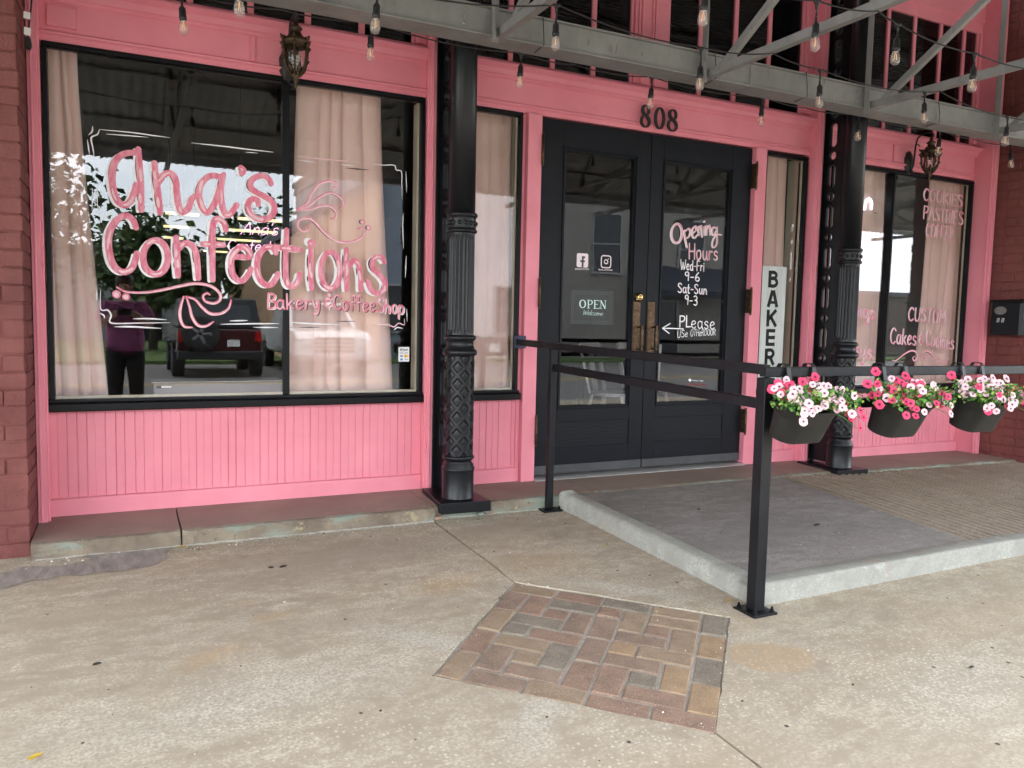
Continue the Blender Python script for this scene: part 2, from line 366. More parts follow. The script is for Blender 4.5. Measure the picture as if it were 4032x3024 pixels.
# bare patch of old slab where the topping has come away
PATCH = [(-0.7, -0.66), (-0.449, -0.656), (-0.408, -0.605), (-0.348, -0.637), (-0.267, -0.657), (-0.209, -0.639), (-0.166, -0.619), (-0.159, -0.587), (-0.191, -0.557), (-0.214, -0.539), (-0.181, -0.53), (-0.124, -0.544), (-0.067, -0.536), (-0.02, -0.53), (0.112, -0.53), (0.197, -0.535), (0.262, -0.538), (0.188, -0.55), (0.16, -0.609), (0.159, -0.693), (0.101, -0.783), (0.034, -0.797), (-0.026, -0.813), (-0.128, -0.813), (-0.196, -0.815), (-0.259, -0.791), (-0.308, -0.823), (-0.373, -0.816), (-0.414, -0.846), (-0.446, -0.863), (-0.473, -0.879), (-.7, -.95)]
def rough_outline(pts, amp=.006, sub=4):
    o = []
    for i, a in enumerate(pts):
        b = pts[(i + 1) % len(pts)]
        o += [(a[0] + (b[0] - a[0]) * k / sub + random.uniform(-amp, amp), a[1] + (b[1] - a[1]) * k / sub + random.uniform(-amp, amp)) for k in range(sub)]
    return o
mb = MB(); pp = rough_outline(PATCH); mb.add([(x, y, gz(y) + .003) for x, y in pp], [tuple(range(len(pp)))])
PATM = M('scraped_grey_slab', (.285, .245, .215), .85, var=.3, vs=30, bmp=.4, bs=60, stretch=(1, .25, 1))
struct(mb.build('sidewalk_patch', PATM, raw=True))

# diamond of herringbone pavers
def brick_mat(name, c):
    m, t, b = new_mat(name)
    col = mix(t, ramp(t, noise(t, 14, 5, .6).outputs['Fac'], .3, .7), tuple(k * .75 for k in c), tuple(k * 1.2 for k in c))
    fine = ramp(t, noise(t, 150, 3, .7).outputs['Fac'], .58, .66); col = mix(t, fine, col, (.42, .31, .20))
    dk = ramp(t, noise(t, 130, 3, .7, (1, 1, 2)).outputs['Fac'], .60, .68); col = mix(t, dk, col, tuple(k * .4 for k in c))
    t.links.new(col, b.inputs['Base Color']); b.inputs['Roughness'].default_value = .85; bump(t, b, noise(t, 160, 3, .7).outputs['Fac'], .4, .004); return m
BK = [brick_mat('paver_red', (.258, .166, .117)), brick_mat('paver_grey', (.205, .172, .131)), brick_mat('paver_tan', (.280, .202, .132)), brick_mat('paver_orange', (.310, .208, .121)), brick_mat('paver_plum', (.238, .164, .119)),
      M('paver_mortar', (.33, .30, .25), .9, var=.2, vs=30, bmp=.3, bs=90)]
TIL = [(0,0,2,1,2),(2,0,2,1,0),(4,0,2,1,1),(6,0,2,1,2),(8,0,1,2,1),(0,1,1,2,4),(1,1,1,2,0),(2,1,2,1,1),(4,1,1,1,0),(5,1,1,2,2),(6,1,2,1,2),(2,2,1,1,0),(3,2,1,2,4),(4,2,1,2,4),(6,2,1,1,0),(7,2,1,2,2),(8,2,1,2,3),
       (0,3,1,2,2),(1,3,2,1,1),(5,3,2,1,4),(1,4,1,1,1),(2,4,2,1,0),(4,4,1,2,4),(5,4,1,1,3),(6,4,2,1,2),(8,4,1,2,1),(0,5,1,2,0),(1,5,2,1,2),(3,5,1,2,1),(5,5,2,1,4),(7,5,1,2,3),(1,6,1,2,4),(2,6,1,1,2),(4,6,1,2,0),(5,6,1,2,0),(6,6,1,1,1),(8,6,1,2,3),
       (0,7,1,2,2),(2,7,2,1,4),(6,7,2,1,0),(1,8,2,1,4),(3,8,2,1,2),(5,8,2,1,0),(7,8,2,1,0)]
ea = ((PC[1][0] - PC[0][0]) / 9, (PC[1][1] - PC[0][1]) / 9); eb = ((PC[3][0] - PC[0][0]) / 9, (PC[3][1] - PC[0][1]) / 9)
def pv(a, b): return (PC[0][0] + ea[0] * a + eb[0] * b, PC[0][1] + ea[1] * a + eb[1] * b)
mb = MB()
for a, b, w_, h_, c in TIL:
    g = .045 + random.uniform(-.01, .02); dz = random.uniform(-.003, .0015); dz2 = random.uniform(-.0012, .0012); ch = .05
    q = [pv(a + g, b + g), pv(a + w_ - g, b + g), pv(a + w_ - g, b + h_ - g), pv(a + g, b + h_ - g)]
    q2 = [pv(a + g + ch, b + g + ch), pv(a + w_ - g - ch, b + g + ch), pv(a + w_ - g - ch, b + h_ - g - ch), pv(a + g + ch, b + h_ - g - ch)]
    top = [(x, y, gz(y) + dz + (dz2 if i % 2 else -dz2)) for i, (x, y) in enumerate(q2)]
    rim = [(x, y, z - .0035) for (x, y), (_, _, z) in zip(q, top)]; bot = [(x, y, z - .06) for x, y, z in rim]
    mb.add(top + rim + bot, [(0, 1, 2, 3)[::-1]] + [(i, (i + 1) % 4, 4 + (i + 1) % 4, 4 + i) for i in range(4)] + [(4 + i, 4 + (i + 1) % 4, 8 + (i + 1) % 4, 8 + i) for i in range(4)], c)
mb.add([(1.53 + (x - 1.53) * 1.02, -2.205 + (y + 2.205) * 1.02, gz(y) - .0055) for x, y in PC], [(0, 3, 2, 1)], 5)
struct(mb.build('paver_diamond', BK))

# stone ledge under the shop front
def ledge_mat():
    m, t, b = new_mat('worn_brown_stone')
    c = mix(t, ramp(t, noise(t, 2.2, 6, .6).outputs['Fac'], .3, .7), (.225, .160, .130), (.315, .238, .190))
    c = mix(t, ramp(t, noise(t, 9, 6, .7).outputs['Fac'], .62, .7), c, (.30, .245, .20))
    c = mix(t, ramp(t, noise(t, 30, 6, .7).outputs['Fac'], .64, .70), c, (.10, .065, .055))
    t.links.new(c, b.inputs['Base Color']); b.inputs['Roughness'].default_value = .7; bump(t, b, noise(t, 40, 6, .65).outputs['Fac'], .25, .005); return m
def nose_mat():
    m, t, b = new_mat('bare_stone_edge')
    c = mix(t, ramp(t, noise(t, 5, 6, .6).outputs['Fac'], .35, .65), (.15, .115, .085), (.26, .215, .155))
    c = mix(t, ramp(t, noise(t, 2.4, 5, .6, (1, 1, 3)).outputs['Fac'], .52, .60), c, (.225, .25, .20))
    c = mix(t, ramp(t, noise(t, 14, 6, .7).outputs['Fac'], .60, .66), c, (.33, .28, .165))
    c = mix(t, ramp(t, noise(t, 24, 6, .7).outputs['Fac'], .60, .66), c, (.13, .10, .075))
    t.links.new(c, b.inputs['Base Color']); b.inputs['Roughness'].default_value = .9; bump(t, b, noise(t, 26, 6, .7).outputs['Fac'], .9, .012); return m
LEDGE, NOSE = ledge_mat(), nose_mat()
mb = MB()
def lz(x): return -.012 * max(0, x - 4.2)
def ledge(x0, x1, yf):
    n = max(4, int((x1 - x0) / .05)); rows = []
    for i in range(n + 1):
        x = x0 + (x1 - x0) * i / n; j = random.uniform(-.007, .007); k = random.uniform(-.006, .006); e = .01 if i in (0, n) else 0
        rows.append([(x, .06, lz(x)), (x, yf + .035 + j + e, lz(x)), (x, yf + .012 + j + e, lz(x) - .006), (x, yf + k + e, lz(x) - .024 + k), (x, yf + .006 + j, -.2)])
    for i in range(n):
        for r in range(4):
            mb.add([rows[i][r], rows[i + 1][r], rows[i + 1][r + 1], rows[i][r + 1]], [(0, 3, 2, 1)], 0 if r == 0 else 1, False)
    for rr in (rows[0], rows[-1]): mb.add([(rr[0][0], .06, -.2)] + rr, [(0, 1, 2, 3, 4, 5)], 1)
ledge(-.398, .226, -.535); ledge(.234, 1.535, -.53); ledge(1.539, 1.80, -.50); ledge(1.845, 2.6, -.495); ledge(2.605, 4.66, -.492); ledge(4.664, 6.9, -.53)
mb.box(1.80, 1.845, -.47, .05, -.15, -.02, 1)
struct(mb.build('stone_ledge', [LEDGE, NOSE], raw=True))
mb = MB()
for x, y, z, s_ in [(1.815, -.49, -.03, .022), (1.835, -.50, -.045, .016), (1.86, -.512, -.052, .018), (1.79, -.50, -.04, .014), (1.82, -.515, -.06, .02)]:
    mb.ball((x, y, z), s_, 7, 5, 0, (1.2, 1, .7))
struct(mb.build('ledge_rubble', NOSE))
mb = MB(); mb.box(1.85, 1.90, -.515, -.46, -.07, -.045); mb.box(1.53, 1.575, -.533, -.47, -.07, -.05)
struct(mb.build('ledge_brick_scrap', BK[0], bevel=.006))

def land_z(y): return -.006 - .016 * (-y - .5)       # the landing falls a little towards the street
# pale bead of mortar where the ledge meets the slab, and grit lying about
mb = MB(); x = -.38; prev = None
while x < 2.27:
    yj = (-.541 if x < 1.53 else -.507) + random.uniform(-.004, .004); w_ = random.uniform(.002, .011); z_ = gz(yj) + .0015
    cur = [(x, yj + .012, z_ + .004), (x, yj - w_, z_)]
    if prev and abs(prev[0][1] - cur[0][1]) < .02: mb.add([prev[0], prev[1], cur[1], cur[0]], [(0, 1, 2, 3)])
    prev = cur; x += random.uniform(.012, .03)
struct(mb.build('ledge_joint', M('pale_mortar', (.48, .46, .40), .9, var=.3, vs=30), raw=True))
mb = MB(); rg = random.Random(21)
def crumb(x, y, z, s_, mi): mb.ball((x, y, z + s_ * .4), s_, 6, 4, mi, (1, rg.uniform(.6, 1.2), .6))
for i in range(620):
    k = rg.random()
    if k < .35: x, y = rg.uniform(-.35, 2.25), -.545 - abs(rg.gauss(0, .04))
    elif k < .5:
        tt = rg.random(); e = rg.choice(((PC[0], PC[1]), (PC[1], PC[2]), (PC[3], PC[0]))); x, y = e[0][0] + (e[1][0] - e[0][0]) * tt + rg.gauss(0, .012), e[0][1] + (e[1][1] - e[0][1]) * tt + rg.gauss(0, .012)
    else: x, y = rg.uniform(-.8, 4.5), rg.uniform(-3.5, -.55)
    if 2.24 < x and -2.3 < y: continue
    crumb(x, y, gz(y), rg.uniform(.0012, .0032) if rg.random() < .93 else rg.uniform(.004, .006), rg.choice((0, 0, 1, 1, 2)))
for i in range(90):
    y = rg.uniform(-2.0, -.52); crumb(rg.uniform(2.45, 3.7), y, land_z(y), rg.uniform(.0012, .003), rg.choice((0, 1, 1)))
for i in range(120): crumb(rg.uniform(-.35, 6.6), -.49 + abs(rg.gauss(0, .1)), .0, rg.uniform(.001, .0026), rg.choice((0, 1, 2)))
gr = mb.build('grit', [M('pale_grit', (.62, .58, .50), .9), M('dark_grit', (.06, .05, .04), .9), M('leaf_crumb', (.22, .13, .05), .9)], raw=True); gr['kind'] = 'stuff'
mb = MB(); rg = random.Random(4)
for (x, y, a, n_) in ((2.62, -1.90, .9, 12), (2.75, -1.55, 1.9, 9), (2.9, -1.30, 2.4, 8), (3.3, -1.75, .5, 9), (2.55, -1.2, 1.5, 7), (3.0, -1.98, .2, 8)):
    pts = [(x, y)]
    for i in range(n_): a += rg.gauss(0, .45); pts.append((pts[-1][0] + .022 * cos(a), pts[-1][1] + .022 * sin(a)))
    for p_, q_ in zip(pts, pts[1:]):
        d_ = Vector((q_[0] - p_[0], q_[1] - p_[1], 0)).normalized(); nn_ = Vector((-d_.y, d_.x, 0)) * rg.uniform(.0007, .0016)
        mb.add([(p_[0] - nn_.x, p_[1] - nn_.y, land_z(p_[1]) + .0018), (p_[0] + nn_.x, p_[1] + nn_.y, land_z(p_[1]) + .0018), (q_[0] + nn_.x, q_[1] + nn_.y, land_z(q_[1]) + .0018), (q_[0] - nn_.x, q_[1] - nn_.y, land_z(q_[1]) + .0018)], [(0, 1, 2, 3)])
struct(mb.build('landing_crack', JOINTM, raw=True))
# ramp landing, kerb, broomed ramp
def skew(y): return .163 * (y + 1.33)
def rtop(x): return -.016 * max(0, x - 3.9)
mb = MB()
ys = [-.47, -.9, -1.33, -1.8, -2.12]
mb.add([(2.40, y, land_z(y)) for y in ys] + [(4.0 + skew(y), y, land_z(y) + rtop(4.0 + skew(y))) for y in ys] + [(2.40, y, -.2) for y in ys] + [(4.0 + skew(y), y, -.2) for y in ys],
       [(i, i + 5, i + 6, i + 1) for i in range(4)] + [(10 + i, 11 + i, 1 + i, i) for i in range(4)] + [(5 + i, 6 + i, 16 + i, 15 + i) for i in range(4)] + [(0, 10, 15, 5), (4, 9, 19, 14)])
struct(mb.build('ramp_landing', RAMPM))
mb = MB(); xs = []; x = 4.004
while x < 9.5:
    xs += [(x, 0), (x + .022, .001), (x + .036, -.002), (x + .040, -.013), (x + .056, -.013)]; x += .066 + random.uniform(-.010, .010)
yy = [-.495, -1.33, -2.12]
vs = [(px + skew(y), y, land_z(y) + rtop(px) + dz) for y in yy for px, dz in xs]; n = len(xs)
for i in range(n - 1):
    mb.add([vs[r * n + i + k] for r in range(3) for k in (0, 1)], [(0, 2, 3, 1), (2, 4, 5, 3)], 1 if i % 5 in (2, 3) else 0)
mb.box(4.25, 9.4, -2.13, -.50, -.3, -.24)
struct(mb.build('ramp', [RIBM, M('groove_dark', (.12, .095, .068), .95, var=.4, vs=12)], raw=True))  # groove faces coloured darker than the ribs so the ribs stand out
mb = MB()
def kerb_run(pts, wdt, rnd=.028, zb=-.22):   # pts: (x,y,ztop) centre line, rounded top
    rows = []
    for i, p in enumerate(pts):
        a = pts[max(0, i - 1)]; b = pts[min(len(pts) - 1, i + 1)]; d = Vector((b[0] - a[0], b[1] - a[1], 0)).normalized(); nrm = Vector((d.y, -d.x, 0))
        r = []
        for o_, dz in ((-wdt / 2, None), (-wdt / 2, -rnd), (-wdt / 2 + rnd * .3, -rnd * .3), (-wdt / 2 + rnd, 0), (wdt / 2 - rnd * .4, 0), (wdt / 2 - rnd * .1, -rnd * .1), (wdt / 2, -rnd * .5), (wdt / 2, None)):
            j = random.uniform(-.0015, .0015)
            r.append((p[0] + nrm.x * (o_ + j), p[1] + nrm.y * (o_ + j), zb if dz is None else p[2] + dz + j))
        rows.append(r)
    n = 8
    mb.add([q for r in rows for q in r], [(i * n + k, i * n + k + 1, (i + 1) * n + k + 1, (i + 1) * n + k) for i in range(len(rows) - 1) for k in range(n - 1)] + [tuple(range(n)), tuple(range((len(rows) - 1) * n, len(rows) * n))[::-1]], 0, True)
side = [(2.385 if i < 2 else 2.392, -.50 - i * .0965, .028 - .056 * (i / 17) ** .9) for i in range(18)]
front = [(2.36, -2.19, -.003), (2.31, -2.19, -.003)] 
kerb_run([(x_, y_, z_) for x_, y_, z_ in reversed(side)], .095)
kerb_run([(2.347 + i * .12, -2.108 + .02 * i * .12, -.027 - .014 * max(0, i * .12 - 1.6)) for i in range(62)], .115)
struct(mb.build('ramp_kerb', KERBM, raw=True))

# roadway behind the viewer and the far verge
mb = MB(); mb.box(-14, 26, -6.78, -6.605, -.55, gz(-6.6)); struct(mb.build('street_kerb', KERBM, bevel=.02))
SZ = gz(-6.6) - .15
mb = MB(); mb.add([(-150, -6.78, SZ), (150, -6.78, SZ), (150, -19.5, SZ), (-150, -19.5, SZ)], [(0, 3, 2, 1)]); struct(mb.build('street', ASPH, raw=True))
YEL = M('road_line_yellow', (.60, .40, .06), .8); mb = MB()
for y in (-12.6, -12.85): mb.add([(-150, y, SZ + .004), (150, y, SZ + .004), (150, y - .1, SZ + .004), (-150, y - .1, SZ + .004)], [(0, 3, 2, 1)])
struct(mb.build('road_line', YEL, raw=True))
GRASS = M('grass_verge', (.085, .14, .03), .9, var=.4, vs=8, bmp=.8, bs=80, bdist=.05)
mb = MB(); mb.add([(-150, -19.5, SZ + .1), (150, -19.5, SZ + .1), (150, -160, SZ + .1), (-150, -160, SZ + .1), (-150, -19.5, SZ), (150, -19.5, SZ)], [(0, 3, 2, 1), (0, 1, 5, 4)]); struct(mb.build('grass_verge', GRASS, raw=True))

# ================================================================== interior of the shop
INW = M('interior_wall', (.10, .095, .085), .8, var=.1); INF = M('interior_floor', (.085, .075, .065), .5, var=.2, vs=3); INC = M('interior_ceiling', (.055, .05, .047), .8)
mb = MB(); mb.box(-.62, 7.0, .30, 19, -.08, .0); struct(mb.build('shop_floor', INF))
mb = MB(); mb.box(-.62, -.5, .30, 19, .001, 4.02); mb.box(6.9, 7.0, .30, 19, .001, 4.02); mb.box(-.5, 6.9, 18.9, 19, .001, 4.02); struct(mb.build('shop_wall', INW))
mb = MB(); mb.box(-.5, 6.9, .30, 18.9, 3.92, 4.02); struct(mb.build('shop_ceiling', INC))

# ================================================================== brick piers
def pier_mat():
    m, t, b = new_mat('painted_red_brick')
    c = mix(t, ramp(t, noise(t, 4, 6, .65).outputs['Fac'], .3, .7), (.13, .032, .029), (.215, .062, .052))
    c = mix(t, ramp(t, noise(t, 22, 6, .7).outputs['Fac'], .62, .74), c, (.20, .07, .06))
    c = mix(t, ramp(t, noise(t, 13, 6, .75).outputs['Fac'], .68, .75), c, (.06, .016, .015))
    c = mix(t, ramp(t, noise(t, 9, 5, .7, (6, 6, .6)).outputs['Fac'], .76, .80), c, (.55, .42, .38))
    t.links.new(c, b.inputs['Base Color']); b.inputs['Roughness'].default_value = .62
    n1 = bump(t, b, noise(t, 15, 8, .75).outputs['Fac'], 1.0, .016); bump(t, b, noise(t, 90, 4, .6).outputs['Fac'], .2, .003, n1); return m
PIER = pier_mat()
def pier(name, label, x0, x1, y0, y1, z1, inner):
    t = thing(name, label, 'brick pier', ((x0 + x1) / 2, (y0 + y1) / 2, -.1))
    mb = MB(); z = -.16; k = 0
    while z < z1:
        h = .0775; off = .1 if k % 2 else 0
        x = x0
        while x < x1 - .01:      # courses of separate bricks seen on the street face
            xe = min(x1, x + (.21 if not (x == x0 and off) else .11))
            j = random.uniform(-.006, .006); e = random.uniform(-.005, .005); rz = random.uniform(-.002, .002)
            a0, a1 = x + .0015, xe - .0015
            if x == x0: a0 = x0 + (e if inner < 0 else 0)
            if xe >= x1 - .001: a1 = x1 + e
            mb.box(a0, a1, y0 + j, y0 + .1, z + .003 + rz, z + h - .003 + rz)
            x = xe
        y = y0 + .1
        while y < y1 - .01:
            ye = min(y1, y + (.21 if not off else .11) + (0 if y > y0 + .11 else 0)); e = random.uniform(-.003, .003)
            if inner > 0: mb.box(x1 - .1, x1 + e, y + .006, ye - .003, z + .004, z + h - .004)
            else: mb.box(x0 + e, x0 + .1, y + .006, ye - .003, z + .004, z + h - .004)
            y = ye
        z += h; k += 1
    mb.build('brickwork', PIER, t, bevel=.007, seg=3)
    mb = MB(); q = .007
    mb.box(x0 + q, x1 - q, y0 + q, y1, -.16, z1 - .01); mb.build('mortar', PIER, t)
    return t
pier('brick_pier', 'dark red painted brick pier beside the big lettered window', -1.75, -.402, -.46, .30, 4.1, 1)
pier('brick_pier', 'maroon painted brick pier carrying the black mailbox at the far end of the shop front', 6.76, 8.4, -.60, .30, 4.1, -1)

# ================================================================== SHOP FRONT
SF = thing('storefront', 'pink painted wooden shop front with black framed windows and double doors', 'storefront', (3.2, 0, 0))

def beadboard(x0, x1, z0, z1, y=0.0):
    pr_ = []; x = x0; k = 0
    while x < x1 - .012:
        wd = .0445 + random.uniform(-.006, .006); xe = min(x1, x + wd); j = random.uniform(-.0016, .0016)
        pr_ += [(x, y + j), (xe - .0055, y + j)]
        if xe < x1:
            if k % 2: pr_ += [(xe - .0045, y + .0022), (xe - .0036, y + .0022), (xe - .0028, y - .0004), (xe - .0014, y + .0022), (xe - .0004, y + .0022)]
            else:
                dd = random.choice((.0018, .002, .0024, .006)); pr_ += [(xe - .0036, y + dd), (xe - .0012, y + dd)]
        x = xe; k += 1
    pr_ += [(x1, y), (x1, y + .05), (x0, y + .05)]
    return MB().extrude_z(pr_, z0, z1)
for x0, x1, zb in ((-.355, 1.63, 0), (1.80, 2.302, 0), (4.287, 4.74, -.005), (4.86, 6.70, -.03)):
    p_ = beadboard(x0, x1, zb + .090, .541).build('beadboard_panel', PINK, SF, raw=False)
    MB().extrude_x([(.05, zb - .03), (-.019, zb - .03), (-.019, zb + .082), (-.013, zb + .089), (.05, zb + .089)], x0, x1).build('skirting_board', PINK, SF, bevel=.003)

# pilaster jambs, casings, mullions
def jamb(x0, x1, yf, z0, z1, mould=0):
    mb = MB(); mb.box(x0, x1, yf, .06, z0, z1)
    if mould > 0: mb.box(x1 - .001, x1 + .010, yf + .018, yf + .034, z0, z1); mb.box(x0 + .012, x0 + .022, yf - .006, yf + .001, z0, z1)
    if mould < 0: mb.box(x0 - .010, x0 + .001, yf + .018, yf + .034, z0, z1); mb.box(x1 - .026, x1 - .016, yf - .006, yf + .001, z0, z1)
    return mb.build('jamb', PINK, SF, bevel=.004)
jamb(-.400, -.357, -.125, -.01, 3.7, 1)
jamb(1.632, 1.668, -.105, -.01, 3.6, -1)
jamb(1.75, 1.798, -.10, -.01, 3.6)
jamb(4.742, 4.785, -.115, -.02, 3.6, -1)
jamb(6.703, 6.752, -.20, -.05, 4.0, -1)
for x0, x1 in ((2.304, 2.402), (4.183, 4.285)):
    MB().box(x0, x1, -.052, .05, -.02, 2.353).build('door_casing', PINK, SF, bevel=.003)
# head boards
def head(x0, x1, dz=0):
    pr_ = [(.05, 2.357), (-.020, 2.357), (-.020, 2.383), (-.028, 2.389), (-.038, 2.392), (-.040, 2.400), (-.030, 2.405), (-.016, 2.412), (-.016, 2.545), (-.026, 2.550), (-.034, 2.560), (-.046, 2.566), (-.050, 2.574), (-.058, 2.592), (-.088, 2.612), (-.088, 2.622), (.05, 2.622)]
    return MB().extrude_x([(y, z + dz) for y, z in pr_], x0, x1)
for x0, x1 in ((-.356, 1.631), (1.80, 4.741), (4.86, 6.702)):
    h = head(x0, x1).build('head_board', PINK, SF)
    MB().box(x0, x1, -.005, .05, 2.6225, 2.664).build('transom_sill', PINK, SF, bevel=.003)
    MB().extrude_x([(.05, 3.60), (-.01, 3.60), (-.01, 3.68), (-.03, 3.69), (-.03, 3.86), (-.06, 3.88), (-.06, 4.02), (.05, 4.02)], x0, x1).build('lintel', PINK, SF)
# battens that cut the head boards into panels
for x0, x1 in ((.63, .655), (-.32, -.19), (5.66, 5.685)):
    MB().box(x0, x1, -.030, -.012, 2.413 if x0 > -.1 else 2.43, 2.544 if x0 > -.1 else 2.53).build('head_batten', PINK, SF, bevel=.004)

# transom lights: each light is a window with its panes
INBLIND = M('dark_blind', (.030, .029, .030), .7, var=.4, vs=30, stretch=(.3, 1, 5))
def transom(x0, x1, divs):
    mb = MB()
    for x in divs: mb.box(x - .017, x + .017, -.004, .03, 2.664, 3.60)
    for xa, xb in ((x0 - .02, x0), (x1, x1 + .02)): mb.box(xa, xb, -.006, .03, 2.664, 3.60)
    f = mb.build('transom_window', PINK, SF, bevel=.004)
    MB().box(x0, x1, .010, .015, 2.664, 3.60).build('glass', TRGLASS, f)
    b = MB(); z = 2.67
    while z < 3.6: b.add([(x0, .10, z), (x1, .10, z), (x1, .125, z + .021), (x0, .125, z + .021)], [(0, 1, 2, 3)]); z += .02
    b.build('blind', INBLIND, f, raw=True)
    return f
transom(-.30, 1.545, [.025, .33, .635, .94, 1.245])
transom(1.86, 3.08, [2.19, 2.49, 2.795])
transom(3.40, 4.62, [3.67, 3.985, 4.305])
transom(4.95, 6.64, [5.24, 5.55, 5.86, 6.18, 6.48])
def upright(x0, x1, fl=()):
    mb = MB(); mb.box(x0, x1, -.02, .06, 2.6645, 3.599)
    for a in fl: mb.box(a, a + .014, -.032, -.019, 2.665, 3.599)
    mb.build('transom_mullion', PINK, SF, bevel=.003)
upright(3.102, 3.378, (3.125, 3.15, 3.235, 3.26)); upright(1.567, 1.630, (1.585,)); upright(-.356, -.322); upright(4.642, 4.740, (4.675,)); upright(6.662, 6.70); upright(4.86, 4.928); upright(1.80, 1.838)
# the shop wall above the transoms
MB().box(-.40, 6.75, .07, .28, 3.62, 4.2).build('upper_wall', PINK, SF)

# display windows
def window(x0, x1, z0, z1, mull=(), sill=.06, bar=.022, cream=.12, flat=False):
    zf = z0 + sill; yf = -.034
    mb = MB()
    mb.extrude_x([(yf, z1 - bar), (yf, z1 - .006), (yf + .006, z1), (.05, z1), (.05, z1 - bar + .004), (-.008, z1 - bar - .006), (-.02, z1 - bar - .006)], x0, x1)
    for xa, xb in ((x0, x0 + bar), (x1 - bar, x1)): mb.box(xa, xb, yf + .001, .049, zf, z1 - bar - .0062)
    for x in mull: mb.box(x - .019, x + .019, -.0007 if flat else yf + .004, .04, zf, z1 - bar - .0064); (None if flat else mb.box(x - .009, x + .009, yf - .004, yf + .004, zf, z1 - bar - .0064))
    f = mb.build('display_window', FRAME, SF, bevel=.0025)
    MB().extrude_x([(.05, z0), (-.058, z0), (-.062, z0 + .006), (-.062, z0 + .036), (-.052, z0 + .044), (-.040, z0 + .046), (-.036, zf), (.05, zf)], x0 - .008, x1 + .008).build('sill', FRAME, f, bevel=.002)
    xs = [x0 + bar] + [k for x in mull for k in (x - .019, x + .019)] + [x1 - bar]
    for i in range(0, len(xs), 2):
        MB().box(xs[i], xs[i + 1], .0, .005, zf + .001, z1 - bar - .0065).build('glass', GLASS, f)
        s_ = MB(); w_ = .012
        s_.box(xs[i + 1] - w_, xs[i + 1], .0056, .016, zf + .0145, z1 - bar - .007) if i + 2 == len(xs) else None; s_.box(xs[i], xs[i + 1], .0056, .016, zf, zf + .014)
        s_.build('glazing_bead', CREAM, f)
    mb = MB(); mb.box(x1 - .001, x1 + .05, .055, .055 + cream, zf - .04, z1); mb.box(x0 - .05, x0 + .001, .055, .055 + cream, zf - .04, z1); mb.box(x0 - .05, x1 + .05, .055, .29, zf - .04, zf - .015); mb.box(x0 - .05, x1 + .05, .055, .12, z1, z1 + .06)
    mb.build('inner_lining', CREAM, f, bevel=.002)
    return f
WL = window(-.345, 1.622, .541, 2.356, (.820,), flat=True)
WC = window(1.802, 2.276, .541, 2.356)
WS = window(4.288, 4.722, .532, 2.345)
WR = window(4.98, 6.885 - .0, .520, 2.335, (5.685,)) if False else window(4.98, 6.690, .520, 2.345, (5.685,))
# pink upright between the right window and the column
MB().box(4.862, 4.978, -.02, .05, .0, 2.356).build('window_casing', PINK, SF, bevel=.003)
MB().box(2.278, 2.303, -.012, .05, .0, 2.356).build('window_casing', PINK, SF, bevel=.002)
MB().box(4.7235, 4.7415, -.012, .05, .0, 2.356).build('window_casing', PINK, SF, bevel=.002)

# doors
MB().extrude_x([(-.075, -.004), (-.075, .004), (-.05, .015), (.05, .018), (.05, -.004)], 2.402, 4.183).build('threshold', M('worn_aluminium', (.55, .54, .52), .4, .7, var=.1, vs=20), SF)
KICK = M('door_sweep_rubber', (.05, .052, .055), .5, var=.2)
def door(x0, x1, gx0, gx1, gz0, gz1, hinge_x, hs):
    yf, yb = -.012, .034; z0, z1 = .028, 2.346
    mb = MB()
    mb.box(x0, gx0, yf, yb, z0, z1); mb.box(gx1, x1, yf, yb, z0, z1); mb.box(gx0 + .0003, gx1 - .0003, yf, yb, gz1, z1); mb.box(gx0 + .0003, gx1 - .0003, yf, yb, gz0 - .085, gz0); mb.box(gx0 + .0003, gx1 - .0003, yf, yb, z0, .205)
    d = mb.build('door', DOORM, SF, bevel=.0025)
    mb = MB(); m_ = .022                                         # moulding round the glass
    for k, (o_, yy_) in enumerate(((0, yf - .007), (.008, yf + .002), (.015, yf + .008))):
        w_ = .0078
        a0, a1, b0, b1 = gx0 + o_, gx1 - o_, gz0 + o_, gz1 - o_
        mb.box(a0, a1, yy_, .012, b1 - w_, b1); mb.box(a0, a1, yy_, .012, b0, b0 + w_); mb.box(a0, a0 + w_, yy_, .012, b0 + w_, b1 - w_); mb.box(a1 - w_, a1, yy_, .012, b0 + w_, b1 - w_)
    mb.build('glazing_moulding', DOORM, d, bevel=.0015)
    MB().box(gx0 + m_, gx1 - m_, .0125, .0175, gz0 + m_, gz1 - m_).build('glass', OLDGLASS, d)
    MB().box(gx0 + .0003, gx1 - .0003, yf + .006, yb - .006, .2052, gz0 - .0852).build('panel', GRAIN, d)
    MB().box(x0 + .003, x1 - .003, yf - .006, yf - .0005, .030, .088).build('door_sweep', KICK, d, bevel=.002)
    for zc in hs:
        h = MB(); h.lathe([(0, -.105), (.006, -.103), (.008, -.097), (.005, -.092), (.0085, -.090), (.0085, .090), (.005, .092), (.008, .097), (.006, .103), (0, .105)], (hinge_x, -.062, zc), 10)
        h.box(hinge_x - .006, hinge_x + .006, -.062, yf + .002, zc - .088, zc + .088)
        h.build('hinge', BRONZE, d)
    return d
_tl, _tr, _bl, _br = F(2211, 572), F(2512, 619), F(2198, 1610), F(2470, 1604)
DL = door(2.404, 3.274, (_tl[0] + _bl[0]) / 2, (_tr[0] + _br[0]) / 2, (_bl[1] + _br[1]) / 2, (_tl[1] + _tr[1]) / 2, 2.404, (F(2124, 585, -.06)[1], F(2110, 1153, -.06)[1], F(2094, 1697, -.06)[1]))
_tl2, _tr2, _bl2, _br2 = F(2614, 622), F(2887, 670), F(2573, 1599), F(2839, 1586)
